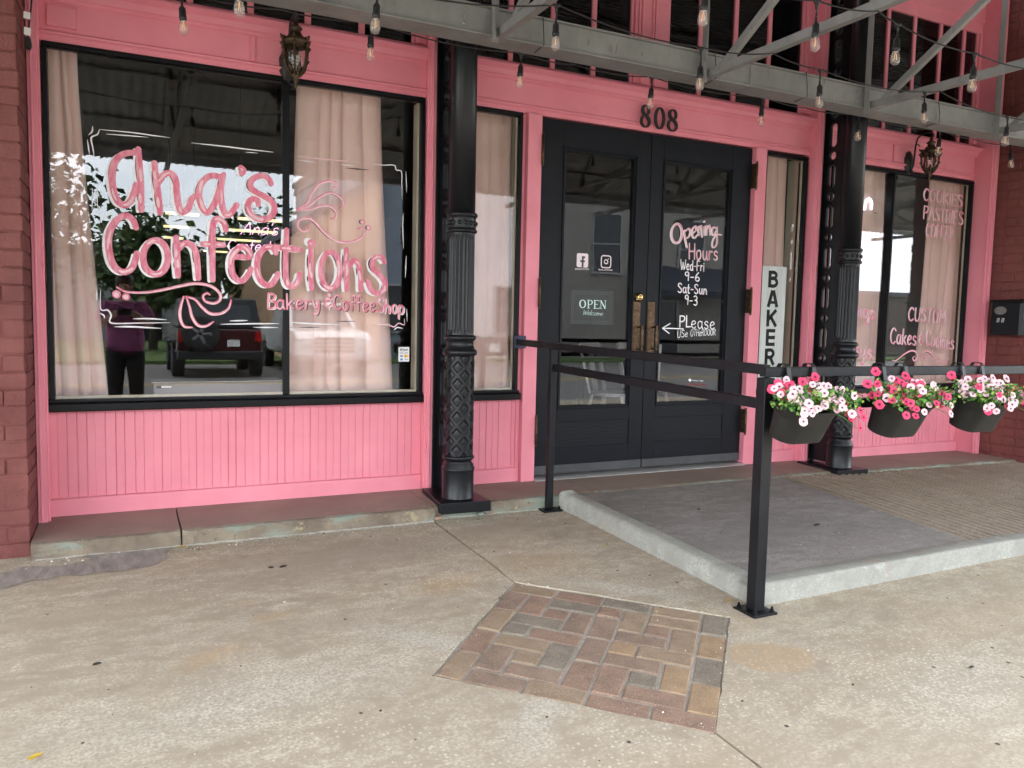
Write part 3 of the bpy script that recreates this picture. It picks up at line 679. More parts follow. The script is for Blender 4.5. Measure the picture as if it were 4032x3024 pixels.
DR = door(3.278, 4.176, (_tl2[0] + _bl2[0]) / 2, (_tr2[0] + _br2[0]) / 2, (_bl2[1] + _br2[1]) / 2, (_tl2[1] + _tr2[1]) / 2, 4.182, (F(2968, 690, -.06)[1], F(2930, 1185, -.06)[1], F(2910, 1660, -.06)[1]))
for d, u in ((DL, 2504), (DR, 2561)):
    p_ = F(u, 1294, -.014)
    mb = MB(); mb.box(p_[0] - .030, p_[0] + .030, -.018, -.0115, p_[1] - .185, p_[1] + .185); mb.box(p_[0] - .024, p_[0] + .024, -.0205, -.018, p_[1] - .178, p_[1] + .178)
    for k in range(9):
        for s_ in (-1, 1): mb.ball((p_[0] + s_ * .014, -.0205, p_[1] - .16 + k * .04), .006, 6, 4, 0, (1, .5, 1.6))
    mb.ball((p_[0], -.021, p_[1] + .13), .011, 10, 6, 0, (1, .5, 1)); mb.ball((p_[0], -.021, p_[1] + .015), .008, 8, 6, 0, (1, .6, 1.4))
    mb.build('lock_plate', BRASS, d, bevel=.002)
    h = MB(); zc = p_[1] - .065
    h.tube([(p_[0] + .012, -.02, zc + .075), (p_[0] + .012, -.05, zc + .078), (p_[0] + .012, -.068, zc + .07)], .007, 8)
    h.tube([(p_[0] + .012, -.02, zc - .075), (p_[0] + .012, -.05, zc - .078), (p_[0] + .012, -.068, zc - .07)], .007, 8)
    h.lathe([(0, -.092), (.009, -.088), (.010, -.078), (.007, -.066), (.012, -.055), (.0145, -.03), (.013, 0), (.0145, .03), (.012, .055), (.007, .066), (.010, .078), (.009, .088), (0, .092)], (p_[0] + .012, -.07, zc), 12)
    h.build('pull_handle', BRONZE, d)
_p = F(2515, 1170, -.02)
MB().lathe([(.030, 0), (.030, .010), (.026, .013), (.026, .022), (.021, .026), (.021, .030), (.013, .030), (.012, .026), (0, .026)], (_p[0], -.012, _p[1]), 24, axis='y').build('deadbolt', BRIGHT_BRASS, DL)
_p = F(2496, 1345, -.02)

# ================================================================== LETTERING
def spline(pts, sub=8, closed=False):
    P_ = [Vector((p[0], p[1], 0)) for p in pts]
    if len(P_) < 3: return [(p.x, p.y) for p in (P_[0], P_[0].lerp(P_[1], .5), P_[1])]
    o = []; n = len(P_); R_ = range(n if closed else n - 1)
    for i in R_:
        p0 = P_[(i - 1) % n] if closed or i else P_[0] * 2 - P_[1]; p1 = P_[i]; p2 = P_[(i + 1) % n]
        p3 = P_[(i + 2) % n] if closed or i + 2 < n else P_[n - 1] * 2 - P_[n - 2]
        for k in range(sub):
            t = k / sub; q = .5 * ((2 * p1) + (p2 - p0) * t + (2 * p0 - 5 * p1 + 4 * p2 - p3) * t * t + (3 * p1 - p0 - 3 * p2 + p3) * t ** 3); o.append((q.x, q.y))
    if not closed: o.append((P_[-1].x, P_[-1].y))
    else: o.append(o[0])
    return o
RC = [0]
def ribbon(mb, pts, wd, y, mi=0, taper=0.0, contrast=None, th=0.0, cap=True):
    """flat brush stroke in the plane of the glass; pts are (x,z) metres; later strokes lie a hair in front of earlier ones"""
    n = len(pts)
    if n < 2: return
    RC[0] += 1; y = y - 2e-5 * (RC[0] % 16); ysl = -1.5e-5 / n
    L_, R_ = [], []
    for i, p in enumerate(pts):
        a = pts[max(0, i - 1)]; b = pts[min(n - 1, i + 1)]; dx, dz = b[0] - a[0], b[1] - a[1]; l = hypot(dx, dz) or 1
        dx /= l; dz /= l; w_ = wd / 2
        if taper: w_ *= 1 - taper * (abs(2 * i / (n - 1) - 1) ** 2)
        if contrast is not None: w_ *= contrast + (1 - contrast) * abs(dz) ** 1.3
        L_.append((p[0] - dz * w_, p[1] + dx * w_)); R_.append((p[0] + dz * w_, p[1] - dx * w_))
    def capp(p, a, b):
        c = []
        ang0 = atan2(a[1] - p[1], a[0] - p[0]); r = hypot(a[0] - p[0], a[1] - p[1])
        for k in range(1, 6): t = ang0 - pi * k / 6; c.append((p[0] + r * cos(t), p[1] + r * sin(t)))
        return c
    vs = [(x, y + ysl * i, z) for i, (x, z) in enumerate(L_)] + [(x, y + ysl * i, z) for i, (x, z) in enumerate(R_)]
    fs = [(i, i + 1, n + i + 1, n + i) for i in range(n - 1)]
    if th:
        vs += [(x, y + th, z) for x, z in L_] + [(x, y + th, z) for x, z in R_]; m = 2 * n
        fs += [(i, m + i, m + i + 1, i + 1) for i in range(n - 1)] + [(n + i, n + i + 1, m + n + i + 1, m + n + i) for i in range(n - 1)] + [(m + i, m + n + i, m + n + i + 1, m + i + 1) for i in range(n - 1)]
        fs += [(0, n, m + n, m), (n - 1, m + n - 1, m + 2 * n - 1, 2 * n - 1)]
    mb.add(vs, fs, mi)
    if cap and not th:
        for p, a, b, yc in ((pts[-1], L_[-1], R_[-1], y - 1.9e-5), (pts[0], R_[0], L_[0], y + 4e-6)):
            c = capp(p, a, b)
            mb.add([(p[0], yc, p[1]), (a[0], yc, a[1])] + [(x, yc, z) for x, z in c] + [(b[0], yc, b[1])], [(0, i, i + 1) for i in range(1, 7)], mi)
def disc(mb, c, r, y, mi=0, n=20):
    RC[0] += 1; y = y - 2e-5 * (RC[0] % 16)
    mb.add([(c[0] + r * cos(2 * pi * k / n), y, c[1] + r * sin(2 * pi * k / n)) for k in range(n)], [tuple(range(n))], mi)
def sub(pts, a, b):
    n = len(pts); i, j = int(a * (n - 1)), int(math.ceil(b * (n - 1))); return pts[i:max(j, i + 1) + 1]
ZK = 2.212            # the notes below were measured on a 2.212x enlargement
def zf(pts, y, ox=0, oy=0): return [F((x + ox) / ZK, (yv + oy) / ZK, y) for x, yv in pts]
def ell(cx, cy, rx, ry, tilt=0, n=14, a0=-2.4):
    o = []
    for k in range(n + 1):
        t = a0 + 2 * pi * k / n * 1.02; x, y_ = rx * cos(t), ry * sin(t); o.append((cx + x * cos(tilt) - y_ * sin(tilt), cy + x * sin(tilt) + y_ * cos(tilt)))
    return o
B_, C_, D_ = (0, 1548), (1991, 1548), (1991, 0)
def sh(o, pts): return [(x + o[0], y + o[1]) for x, y in pts]
BIG = [ # Ana's
 [(1188, 1330), (1090, 1338), (1015, 1390), (978, 1500), (985, 1640), (1022, 1745), (1075, 1785), (1125, 1765), (1165, 1690), (1185, 1610)], [(1205, 1300), (1215, 1450), (1225, 1600), (1228, 1730), (1232, 1830)],
 [(1345, 1420), (1360, 1560), (1378, 1700), (1394, 1855)], [(1380, 1590), (1430, 1520), (1490, 1512), (1530, 1570), (1540, 1680), (1555, 1790), (1590, 1850), (1640, 1815), (1665, 1745), (1690, 1710)],
 [(1915, 1540), (1840, 1530), (1772, 1575), (1737, 1650), (1737, 1730), (1762, 1810), (1805, 1850), (1855, 1800), (1895, 1700), (1918, 1620)], [(1945, 1522), (1928, 1610), (1925, 1710), (1938, 1805), (1965, 1868), (2000, 1868), (2040, 1820), (2062, 1785)],
 [(2098, 1460), (2118, 1485), (2105, 1512)],
 [(2361, 1600), (2331, 1548), (2271, 1530), (2206, 1556), (2180, 1610), (2206, 1658), (2281, 1700), (2351, 1742), (2390, 1800), (2374, 1868), (2311, 1910), (2231, 1900), (2173, 1846), (2163, 1772), (2195, 1735), (2241, 1742), (2250, 1782)],
 # Confections
 sh(B_, [(1185, 435), (1160, 370), (1110, 332), (1050, 345), (988, 405), (950, 500), (948, 620), (978, 740), (1032, 806), (1092, 820), (1150, 785), (1182, 710), (1192, 660)]),
 sh(B_, ell(1355, 692, 108, 148)),
 sh(B_, [(1535, 520), (1540, 650), (1545, 750), (1550, 855)]), sh(B_, [(1556, 620), (1605, 572), (1665, 582), (1702, 640), (1718, 740), (1728, 875)]),
 sh(B_, [(1968, 455), (1950, 395), (1905, 358), (1868, 375), (1852, 450), (1850, 600), (1850, 750), (1853, 890)]), sh(B_, [(1765, 577), (1860, 580), (1945, 586)]),
 sh(C_, [(40, 692), (110, 688), (186, 690), (180, 640), (120, 603), (58, 640), (24, 720), (30, 820), (72, 888), (122, 896), (170, 845), (195, 795)]),
 sh(C_, [(412, 655), (382, 608), (330, 606), (275, 655), (248, 750), (262, 860), (312, 926), (370, 930), (415, 872), (430, 835)]),
 sh(C_, [(505, 455), (500, 600), (496, 750), (502, 890), (532, 944), (580, 930), (608, 885), (618, 838)]), sh(C_, [(405, 605), (510, 615), (622, 628)]),
 sh(C_, [(718, 625), (715, 750), (716, 870), (724, 965)]),
 sh(C_, ell(886, 806, 84, 158)),
 sh(C_, [(1025, 625), (1024, 750), (1028, 975)]), sh(C_, [(1048, 770), (1090, 720), (1128, 755), (1148, 850), (1150, 975)]),
 sh(C_, [(1358, 735), (1330, 694), (1278, 694), (1250, 740), (1266, 800), (1328, 860), (1362, 920), (1348, 980), (1290, 1006), (1238, 975), (1212, 905)])]
SM = 1 / 2.212 / FPX * 4.6
PAINT = [PINKLET, WHITELET, BLACKLET, PALELET]
mb = MB(); rr = random.Random(3); GY = -.0012
for st in BIG:
    wd_ = 50
    c = zf(spline(st, 6), 0)
    off = zf(spline([(x - 31, y + 9) for x, y in st], 6), 0)
    ribbon(mb, sub(off, .02, .98), 38 * SM, GY, 1, .25)
    a = rr.uniform(.05, .25); blk = zf(spline([(x - 30, y + 2) for x, y in st], 6), 0)
    ribbon(mb, sub(blk, a, a + rr.uniform(.22, .34)), 13 * SM, GY - .0004, 2, .8); ribbon(mb, sub(blk, .62, .62 + rr.uniform(.1, .26)), 11 * SM, GY - .0004, 2, .8)
    ribbon(mb, c, wd_ * SM, GY - .0008, 0, .12)
    if len(st) > 3 or True:
        for k in range(2):
            a = rr.uniform(0, .75); hi = zf(spline([(x + rr.choice((-7, 6)), y) for x, y in st], 6), 0)
            ribbon(mb, sub(hi, a, a + rr.uniform(.07, .17)), rr.uniform(14, 24) * SM, GY - .0012 - .0002 * k, 3, .5)
disc(mb, zf([(690 + 1991, 560 + 1548)], 0)[0], 34 * SM, GY, 1); disc(mb, zf([(722 + 1991, 571 + 1548)], 0)[0], 36 * SM, GY - .0008, 0); disc(mb, zf([(715 + 1991, 575 + 1548)], 0)[0], 14 * SM, GY - .0012, 3)
# flourishes
FL = [sh(C_, p) for p in ([(600, 275), (680, 222), (730, 130), (800, 52), (880, 30), (935, 48), (945, 82), (912, 80)], [(600, 280), (700, 242), (790, 172), (880, 132), (955, 158), (1000, 212), (990, 258), (965, 264)], [(600, 285), (720, 272), (820, 244), (900, 258), (940, 312), (922, 358), (888, 358)],
      [(688, 420), (688, 458), (640, 464), (602, 422), (620, 368), (690, 352), (750, 384), (820, 462), (900, 530), (1000, 564), (1100, 550), (1168, 510), (1183, 462), (1150, 438), (1120, 446)])] + \
     [sh(B_, p) for p in ([(1020, 955), (1100, 993), (1250, 1000), (1400, 980), (1560, 945), (1700, 922), (1830, 942), (1908, 1000), (1918, 1058), (1868, 1093), (1792, 1078), (1768, 1032), (1800, 1006), (1826, 1018)], [(1600, 1035), (1575, 1120), (1567, 1210), (1602, 1293), (1672, 1303)], [(1622, 1040), (1650, 1120), (1672, 1210), (1722, 1283), (1790, 1293), (1858, 1255)], [(1622, 1035), (1700, 1062), (1762, 1130), (1832, 1183), (1920, 1183), (1988, 1140), (2013, 1068)])]
for st in FL:
    c = zf(spline(st, 7), 0)
    ribbon(mb, sub(zf(spline([(x - 12, y + 7) for x, y in st], 7), 0), .25, .62), 9 * SM, GY, 2, .8)
    ribbon(mb, c, 25 * SM, GY - .0005, 0, .45); ribbon(mb, sub(zf(spline([(x + 1, y + 4) for x, y in st], 7), 0), .06, .93), 14 * SM, GY - .0009, 3, .6)
for (x, y), r in (((1165 + 1991, 385 + 1548), 22), ((1220 + 1991, 435 + 1548), 22), ((1015, 1015 + 1548), 31), ((1098, 1037 + 1548), 29)):
    disc(mb, zf([(x - 12, y)], 0)[0], r * SM * .9, GY, 2); disc(mb, zf([(x, y)], 0)[0], r * SM, GY - .0005, 0); disc(mb, zf([(x - 2, y + 2)], 0)[0], r * .6 * SM, GY - .0009, 3)
# white frame strokes round the name
LN = [([(805, 1100), (802, 1145), (770, 1177)], 11, 1), ([(865, 1130), (848, 1172), (795, 1200), (808, 1285), (822, 1370)], 12, 1), ([(865, 1128), (1150, 1155), (1330, 1180), (1480, 1200)], 10, 1), ([(925, 1168), (1120, 1182), (1290, 1196)], 9, 1), ([(760, 1215), (772, 1290), (780, 1345)], 10, 1), ([(1665, 1245), (1950, 1275), (2150, 1300), (2380, 1326)], 11, 1), ([(2140, 1325), (2245, 1334)], 8, 1)] + \
     [(sh(B_, p), w_, m_) for p, w_, m_ in (([(840, 50), (850, 280)], 10, 1), ([(805, 90), (803, 300)], 10, 1), ([(842, 975), (842, 1065)], 12, 1), ([(875, 975), (877, 1142), (938, 1153), (968, 1198), (970, 1265), (1200, 1266), (1480, 1262)], 12, 1), ([(870, 1180), (903, 1198), (912, 1225)], 12, 1), ([(1160, 1228), (1300, 1228), (1450, 1236)], 12, 1), ([(1000, 1298), (1150, 1298), (1400, 1312)], 14, 1))] + \
     [(sh(C_, p), w_, m_) for p, w_, m_ in (([(10, 1247), (90, 1245), (165, 1243)], 12, 1), ([(-70, 1276), (200, 1272), (435, 1270)], 12, 1), ([(215, 1303), (430, 1305)], 12, 1), ([(550, 1260), (700, 1270), (985, 1282)], 13, 1), ([(610, 1302), (800, 1302)], 10, 2), ([(935, 1250), (1100, 1252)], 10, 2), ([(1220, 1275), (1320, 1278), (1392, 1282), (1442, 1298), (1482, 1267), (1530, 1282), (1530, 1225)], 12, 3), ([(1440, 1325), (1470, 1305), (1515, 1312)], 11, 1), ([(1520, 310), (1516, 420), (1522, 620)], 9, 1), ([(1546, 680), (1540, 870)], 11, 1), ([(1550, 1140), (1555, 1255)], 9, 1))] + \
     [(sh(D_, p), w_, m_) for p, w_, m_ in (([(600, 1360), (800, 1384), (1150, 1416)], 9, 3), ([(605, 1395), (760, 1415)], 9, 1), ([(975, 1433), (1110, 1447)], 9, 1), ([(1020, 1465), (1220, 1480)], 12, 2), ([(1255, 1430), (1350, 1438), (1442, 1440), (1460, 1480), (1505, 1496), (1508, 1600), (1512, 1735)], 10, 1), ([(1545, 1495), (1550, 1680)], 9, 1))]
for p, w_, m_ in LN: ribbon(mb, zf(spline(p, 6), 0), w_ * SM, GY - .0003, m_, .75)
LET1 = mb

# single stroke hand lettering: cap height 1, widths per letter
GL = {
 'A': (.62, [[(.02, 0), (.31, 1)], [(.31, 1), (.60, 0)], [(.13, .38), (.49, .38)]]), 'B': (.55, [[(.05, 0), (.05, 1)], [(.05, 1), (.38, .97), (.45, .77), (.33, .56), (.06, .52)], [(.06, .52), (.40, .48), (.52, .27), (.40, .04), (.05, 0)]]),
 'C': (.56, [[(.52, .82), (.38, .99), (.18, .90), (.05, .52), (.15, .12), (.34, .0), (.53, .16)]]), 'D': (.58, [[(.05, 0), (.05, 1)], [(.05, 1), (.38, .92), (.54, .5), (.38, .07), (.05, 0)]]),
 'E': (.50, [[(.05, 0), (.05, 1)], [(.05, 1), (.47, 1)], [(.05, .52), (.40, .52)], [(.05, 0), (.48, 0)]]), 'F': (.48, [[(.05, 0), (.05, 1)], [(.05, 1), (.46, .98)], [(.05, .52), (.38, .52)]]),
 'H': (.56, [[(.05, 0), (.05, 1)], [(.52, 0), (.52, 1)], [(.05, .5), (.52, .5)]]), 'I': (.16, [[(.08, 0), (.08, 1)]]), 'K': (.54, [[(.05, 0), (.05, 1)], [(.50, 1), (.06, .45)], [(.18, .56), (.52, 0)]]),
 'L': (.46, [[(.05, 1), (.05, 0)], [(.05, 0), (.45, 0)]]), 'M': (.70, [[(.05, 0), (.08, 1)], [(.08, 1), (.35, .35)], [(.35, .35), (.60, 1)], [(.60, 1), (.65, 0)]]), 'N': (.60, [[(.05, 0), (.05, 1)], [(.05, 1), (.54, 0)], [(.54, 0), (.54, 1)]]),
 'O': (.60, [[(.30, 1), (.09, .82), (.04, .48), (.12, .12), (.30, 0), (.48, .12), (.56, .50), (.49, .84), (.30, 1)]]), 'P': (.52, [[(.05, 0), (.05, 1)], [(.05, 1), (.40, .96), (.49, .74), (.36, .52), (.06, .48)]]),
 'R': (.55, [[(.05, 0), (.05, 1)], [(.05, 1), (.40, .96), (.48, .76), (.34, .55), (.06, .52)], [(.22, .52), (.53, 0)]]), 'S': (.52, [[(.46, .86), (.32, 1), (.12, .94), (.08, .72), (.26, .54), (.45, .36), (.44, .10), (.24, 0), (.05, .13)]]),
 'T': (.54, [[(.27, 0), (.27, 1)], [(.02, 1), (.52, 1)]]), 'U': (.56, [[(.05, 1), (.06, .3), (.18, .03), (.38, .05), (.50, .35), (.52, 1)]]), 'W': (.80, [[(.03, 1), (.10, .5), (.20, 0)], [(.20, 0), (.32, .3), (.40, .75)], [(.40, .75), (.50, .25), (.56, .02)], [(.56, .02), (.72, .5), (.78, 1)]]), 'Y': (.56, [[(.03, 1), (.28, .5)], [(.53, 1), (.28, .5)], [(.28, .5), (.28, 0)]]),
 'a': (.46, [[(.38, .52), (.20, .58), (.06, .40), (.08, .10), (.22, 0), (.36, .16), (.40, .48)], [(.40, .58), (.39, .2), (.46, 0)]]), 'b': (.44, [[(.05, 1), (.05, 0)], [(.05, .35), (.22, .56), (.40, .40), (.36, .08), (.05, .03)]]), 'c': (.42, [[(.38, .48), (.22, .60), (.06, .36), (.10, .07), (.26, .0), (.40, .12)]]), 'd': (.48, [[(.38, .50), (.20, .58), (.06, .38), (.09, .08), (.24, .0), (.38, .18)], [(.41, 1), (.41, .3), (.45, 0)]]),
 'e': (.44, [[(.07, .28), (.26, .32), (.39, .42), (.30, .58), (.14, .52), (.05, .28), (.12, .05), (.26, 0), (.41, .12)]]), 'f': (.36, [[(.36, .92), (.26, 1), (.16, .84), (.16, 0)], [(.02, .54), (.32, .55)]]), 'g': (.46, [[(.38, .50), (.20, .58), (.06, .38), (.10, .10), (.24, .05), (.38, .22)], [(.40, .58), (.40, -.1), (.30, -.36), (.12, -.28)]]), 'h': (.46, [[(.05, 1), (.05, 0)], [(.06, .30), (.18, .56), (.34, .54), (.40, .3), (.41, 0)]]),
 'i': (.14, [[(.07, .56), (.07, 0)], [(.07, .76), (.075, .80)]]), 'k': (.42, [[(.05, 1), (.05, 0)], [(.36, .58), (.06, .24)], [(.15, .32), (.40, 0)]]), 'l': (.16, [[(.07, 1), (.07, .1), (.14, .0)]]), 'm': (.66, [[(.05, .58), (.05, 0)], [(.06, .30), (.18, .57), (.30, .45), (.31, 0)], [(.32, .30), (.44, .57), (.58, .45), (.60, 0)]]), 'n': (.44, [[(.05, .58), (.05, 0)], [(.06, .30), (.18, .57), (.33, .50), (.38, .25), (.40, 0)]]), 'o': (.46, [[(.23, .60), (.08, .48), (.05, .25), (.13, .03), (.25, 0), (.38, .12), (.41, .36), (.34, .55), (.23, .60)]]),
 'p': (.46, [[(.05, .58), (.05, -.36)], [(.05, .42), (.22, .58), (.40, .42), (.36, .10), (.20, 0), (.06, .10)]]), 'q': (.46, [[(.38, .50), (.20, .58), (.06, .38), (.10, .10), (.24, .02), (.38, .20)], [(.40, .58), (.40, -.36)]]), 'r': (.34, [[(.05, .58), (.05, 0)], [(.06, .28), (.16, .54), (.32, .52)]]), 's': (.38, [[(.34, .50), (.22, .60), (.08, .50), (.12, .34), (.30, .26), (.33, .08), (.18, 0), (.04, .08)]]), 't': (.34, [[(.15, .95), (.14, .2), (.20, .02), (.32, .04)], [(.02, .58), (.30, .60)]]), 'u': (.46, [[(.05, .58), (.07, .15), (.20, 0), (.34, .14), (.38, .58)], [(.38, .58), (.39, .2), (.45, 0)]]), 'w': (.6, [[(.04, .58), (.14, 0)], [(.14, 0), (.29, .42)], [(.29, .42), (.42, 0)], [(.42, 0), (.56, .58)]]), 'y': (.46, [[(.05, .58), (.10, .22), (.24, .12), (.38, .30)], [(.41, .58), (.36, .0), (.24, -.34), (.06, -.28)]]),
 '9': (.44, [[(.38, .80), (.26, .99), (.08, .88), (.08, .62), (.24, .54), (.37, .72), (.38, .85), (.36, .4), (.34, 0)]]), '6': (.46, [[(.34, .98), (.14, .68), (.05, .32), (.12, .04), (.28, 0), (.41, .16), (.36, .40), (.20, .45), (.07, .28)]]), '3': (.44, [[(.05, .90), (.22, 1), (.38, .84), (.30, .58), (.16, .53)], [(.16, .53), (.36, .46), (.40, .18), (.24, 0), (.04, .09)]]), '8': (.46, [[(.38, .84), (.23, 1), (.09, .84), (.16, .60), (.34, .40), (.40, .18), (.24, 0), (.07, .16), (.14, .42), (.33, .60), (.38, .84)]]),
 '-': (.34, [[(.03, .40), (.30, .42)]]), '&': (.46, [[(.23, .95), (.23, .80)], [(.40, .66), (.18, .70), (.10, .56), (.28, .46)], [(.28, .46), (.08, .40), (.08, .20), (.24, .14), (.40, .22)], [(.24, .10), (.24, -.06)]]), "'": (.14, [[(.08, 1), (.05, .78)]]), '@': (.7, [[(.5, .3), (.38, .5), (.22, .35), (.32, .15), (.48, .3), (.55, .12), (.66, .3), (.6, .62), (.35, .75), (.08, .5), (.1, .12), (.35, -.06), (.6, .0)]]), '_': (.36, [[(.02, -.08), (.34, -.08)]]), '.': (.14, [[(.06, 0), (.07, .02)]]), ' ': (.32, []),
}
def text_width(s, gap=.10): return sum(GL[c][0] + gap for c in s) - gap
def write(mb, s, o, ex, ey, wd, y, mi=0, off=None, offmi=1, hi=None, contrast=None, th=0.0, jit=0.0, gap=.10, rng=random.Random(5)):
    """o: baseline start (x,z); ex: metres per unit along the baseline; ey: per unit of cap height"""
    x = 0
    for c in s:
        w_, sts = GL[c]; jy = rng.uniform(-jit, jit)
        for st in sts:
            pts = [(o[0] + (x + a) * ex[0] + (b + jy) * ey[0], o[1] + (x + a) * ex[1] + (b + jy) * ey[1]) for a, b in st]
            c_ = spline(pts, 5)
            if off: ribbon(mb, [(a + off[0], b + off[1]) for a, b in c_], wd * .85, y + .0005, offmi, .3)
            ribbon(mb, c_, wd, y, mi, .15, contrast, th)
            if hi is not None: 
                a = rng.uniform(0, .5); ribbon(mb, sub(c_, a, a + rng.uniform(.3, .5)), wd * .45, y - .0005, hi, .5)
        x += w_ + gap
def write_px(mb, s, bl, br, tl, wd, y, **kw):
    """baseline start, baseline end and cap top given in photo pixels on the plane y"""
    a, b, c = F(*bl, y), F(*br, y), F(*tl, y); W = text_width(s, kw.get('gap', .10))
    write(mb, s, a, ((b[0] - a[0]) / W, (b[1] - a[1]) / W), (c[0] - a[0], c[1] - a[1]), wd, y, **kw)
def zp(x, y, k, ox, oy): return (ox + x / k, oy + y / k)

# "Bakery & Coffee Shop"
CS = lambda x, y: ((x + 1991) / ZK, (y + 1548) / ZK)
for s_, b0, b1, t0 in (('B', (335, 1138), (412, 1142), (338, 1008)), ('akery', (415, 1142), (800, 1148), (412, 1010)), ('&', (832, 1135), (900, 1135), (835, 1000)), ('C', (912, 1142), (985, 1150), (905, 1015)), ('offee', (990, 1150), (1275, 1165), (990, 1020)), ('Shop', (1285, 1168), (1525, 1185), (1292, 1045))):
    write_px(LET1, s_, CS(*b0), CS(*b1), CS(*t0), .0125, GY - .0005, mi=0, off=(.006, -.004), offmi=2 if s_ in ('C', 'akery', 'offee') else 1, hi=3, jit=.03)
LET1.build('painted_lettering', PAINT, WL, raw=True)
# payment sticker at the lower right of the big window
STK = MB(); a, b = F(1569, 1366, -.001), F(1611, 1424, -.001); sx, sz = b[0] - a[0], a[1] - b[1]
def rrect(mb, x0, x1, z0, z1, r, y, mi, n=5):
    o = []
    for cx, cz, t0 in ((x1 - r, z1 - r, 0), (x0 + r, z1 - r, 90), (x0 + r, z0 + r, 180), (x1 - r, z0 + r, 270)):
        o += [(cx + r * cos(rad(t0 + 90 * k / n)), y, cz + r * sin(rad(t0 + 90 * k / n))) for k in range(n + 1)]
    mb.add(o, [tuple(range(len(o)))], mi)
rrect(STK, a[0], b[0], b[1], a[1], .006, -.0012, 0)
g = lambda u, v: (a[0] + sx * u, a[1] - sz * v)
def srect(u0, u1, v0, v1, mi, r=.002): p, q = g(u0, v0), g(u1, v1); rrect(STK, p[0], q[0], q[1], p[1], r, -.0016, mi)
srect(.16, .33, .12, .24, 1, .003); srect(.20, .29, .15, .21, 0)
write(STK, 'Square', g(.38, .23), (sx * .50 / text_width('Square'), 0), (0, sz * .11), .0022, -.0017, mi=1)
srect(.16, .40, .34, .46, 2); srect(.18, .38, .355, .445, 0); srect(.58, .86, .37, .44, 2); srect(.16, .42, .58, .66, 3, .001)
disc(STK, g(.66, .62), .0085, -.0016, 4); disc(STK, g(.78, .62), .0085, -.0017, 5); srect(.18, .40, .78, .92, 6, .002); srect(.58, .88, .80, .90, 2)
STK.build('payment_sticker', [M('sticker_white', (.78, .79, .78), .4, var=.02), M('sticker_black', (.03, .03, .03), .4), M('sticker_grey', (.45, .45, .45), .4), M('sticker_navy', (.04, .06, .22), .4), M('sticker_red', (.75, .22, .05), .4), M('sticker_yellow', (.85, .5, .05), .4), M('sticker_blue', (.05, .22, .6), .4)], WL, raw=True)

# right hand door: opening hours
H1 = lambda x, y: zp(x, y, 3.16, 2400, 700)
DY = .0105
def hz(pts): return [F(*H1(x, y), DY) for x, y in pts]
OPN = [(ell(838, 692, 66, 120, .06), 34), ([(930, 655), (945, 760), (968, 868)], 26), ([(938, 668), (990, 632), (1012, 680), (985, 738), (950, 752)], 24), ([(1040, 690), (1085, 645), (1070, 602), (1036, 645), (1036, 720), (1062, 750), (1096, 708)], 24), ([(1108, 605), (1116, 720)], 22), ([(1114, 650), (1144, 594), (1150, 690), (1157, 738)], 22), ([(1185, 602), (1186, 715)], 22), ([(1181, 543), (1183, 548)], 30), ([(1210, 595), (1211, 713)], 22), ([(1213, 640), (1248, 592), (1256, 712)], 22),
       ([(1332, 625), (1290, 618), (1280, 690), (1306, 714), (1336, 655)], 24), ([(1340, 612), (1342, 720), (1340, 820), (1303, 868), (1280, 832), (1300, 755), (1350, 705), (1394, 711)], 18)]
mb = MB(); K1 = 1 / 3.16 / FPX * 5.45
for st, w_ in OPN:
    ribbon(mb, [F(*H1(x - 14, y + 4), DY) for x, y in spline(st, 6)], w_ * .6 * K1, DY, 1, .3); ribbon(mb, hz(spline(st, 6)), w_ * K1, DY - .0005, 3, .2); ribbon(mb, sub(hz(spline(st, 6)), .1, .45), w_ * .4 * K1, DY - .001, 0, .4)
for s_, b0, b1, t0, w_ in (('Hours', (985, 1008), (1345, 1030), (988, 815), 19), ('Wed-Fri', (882, 1140), (1178, 1165), (885, 1015), 13), ('9-6', (935, 1278), (1122, 1288), (938, 1170), 15), ('Sat-Sun', (848, 1428), (1210, 1452), (852, 1312), 15), ('9-3', (935, 1572), (1092, 1590), (940, 1455), 15)):
    write_px(mb, s_, H1(*b0), H1(*b1), H1(*t0), w_ * K1, DY, mi=1 if s_ != 'Hours' else 3, off=(-.002, .001), offmi=1, hi=3 if s_ != 'Hours' else 0, jit=.02)
mb.build('opening_hours_lettering', PAINT, DR, raw=True); mb = MB()
P1 = lambda x, y: zp(x, y, 1.843, 1900, 1200)
K2 = 1 / 1.843 / FPX * 5.45
for s_, b0, b1, t0, w_ in (('PL', (1428, 163), (1510, 160), (1430, 82), 12), ('ease', (1512, 165), (1685, 178), (1512, 75), 8.5), ('USe', (1412, 240), (1488, 232), (1415, 188), 5.5), ('OTHeR', (1508, 228), (1606, 224), (1512, 178), 5), ('DOOR', (1610, 222), (1690, 220), (1613, 178), 5)):
    write_px(mb, s_, P1(*b0), P1(*b1), P1(*t0), w_ * K2, DY, mi=1, jit=.03)
for st in ([(1306, 170), (1380, 172), (1456, 175)], [(1306, 170), (1362, 136)], [(1306, 170), (1354, 207)]): ribbon(mb, [F(*P1(x, y), DY) for x, y in spline(st, 5)], 9 * K2, DY, 1)
mb.build('notice_lettering', PAINT, DR, raw=True); mb = MB()
RED = M('poster_red', (.35, .05, .03), .6)
write_px(mb, 'HALLOWEEN', P1(1480, 583), P1(1618, 590), P1(1480, 568), 3.2 * K2, DY + .001, mi=4)
mb.add([(x, DY + .001, z) for x, z in (F(*P1(1492, 547), DY), F(*P1(1505, 534), DY), F(*P1(1519, 547), DY), F(*P1(1505, 560), DY))], [(0, 1, 2, 3)], 1)
write_px(mb, "Member's Mark", P1(1522, 554), P1(1603, 558), P1(1522, 542), 1.6 * K2, DY + .001, mi=1)
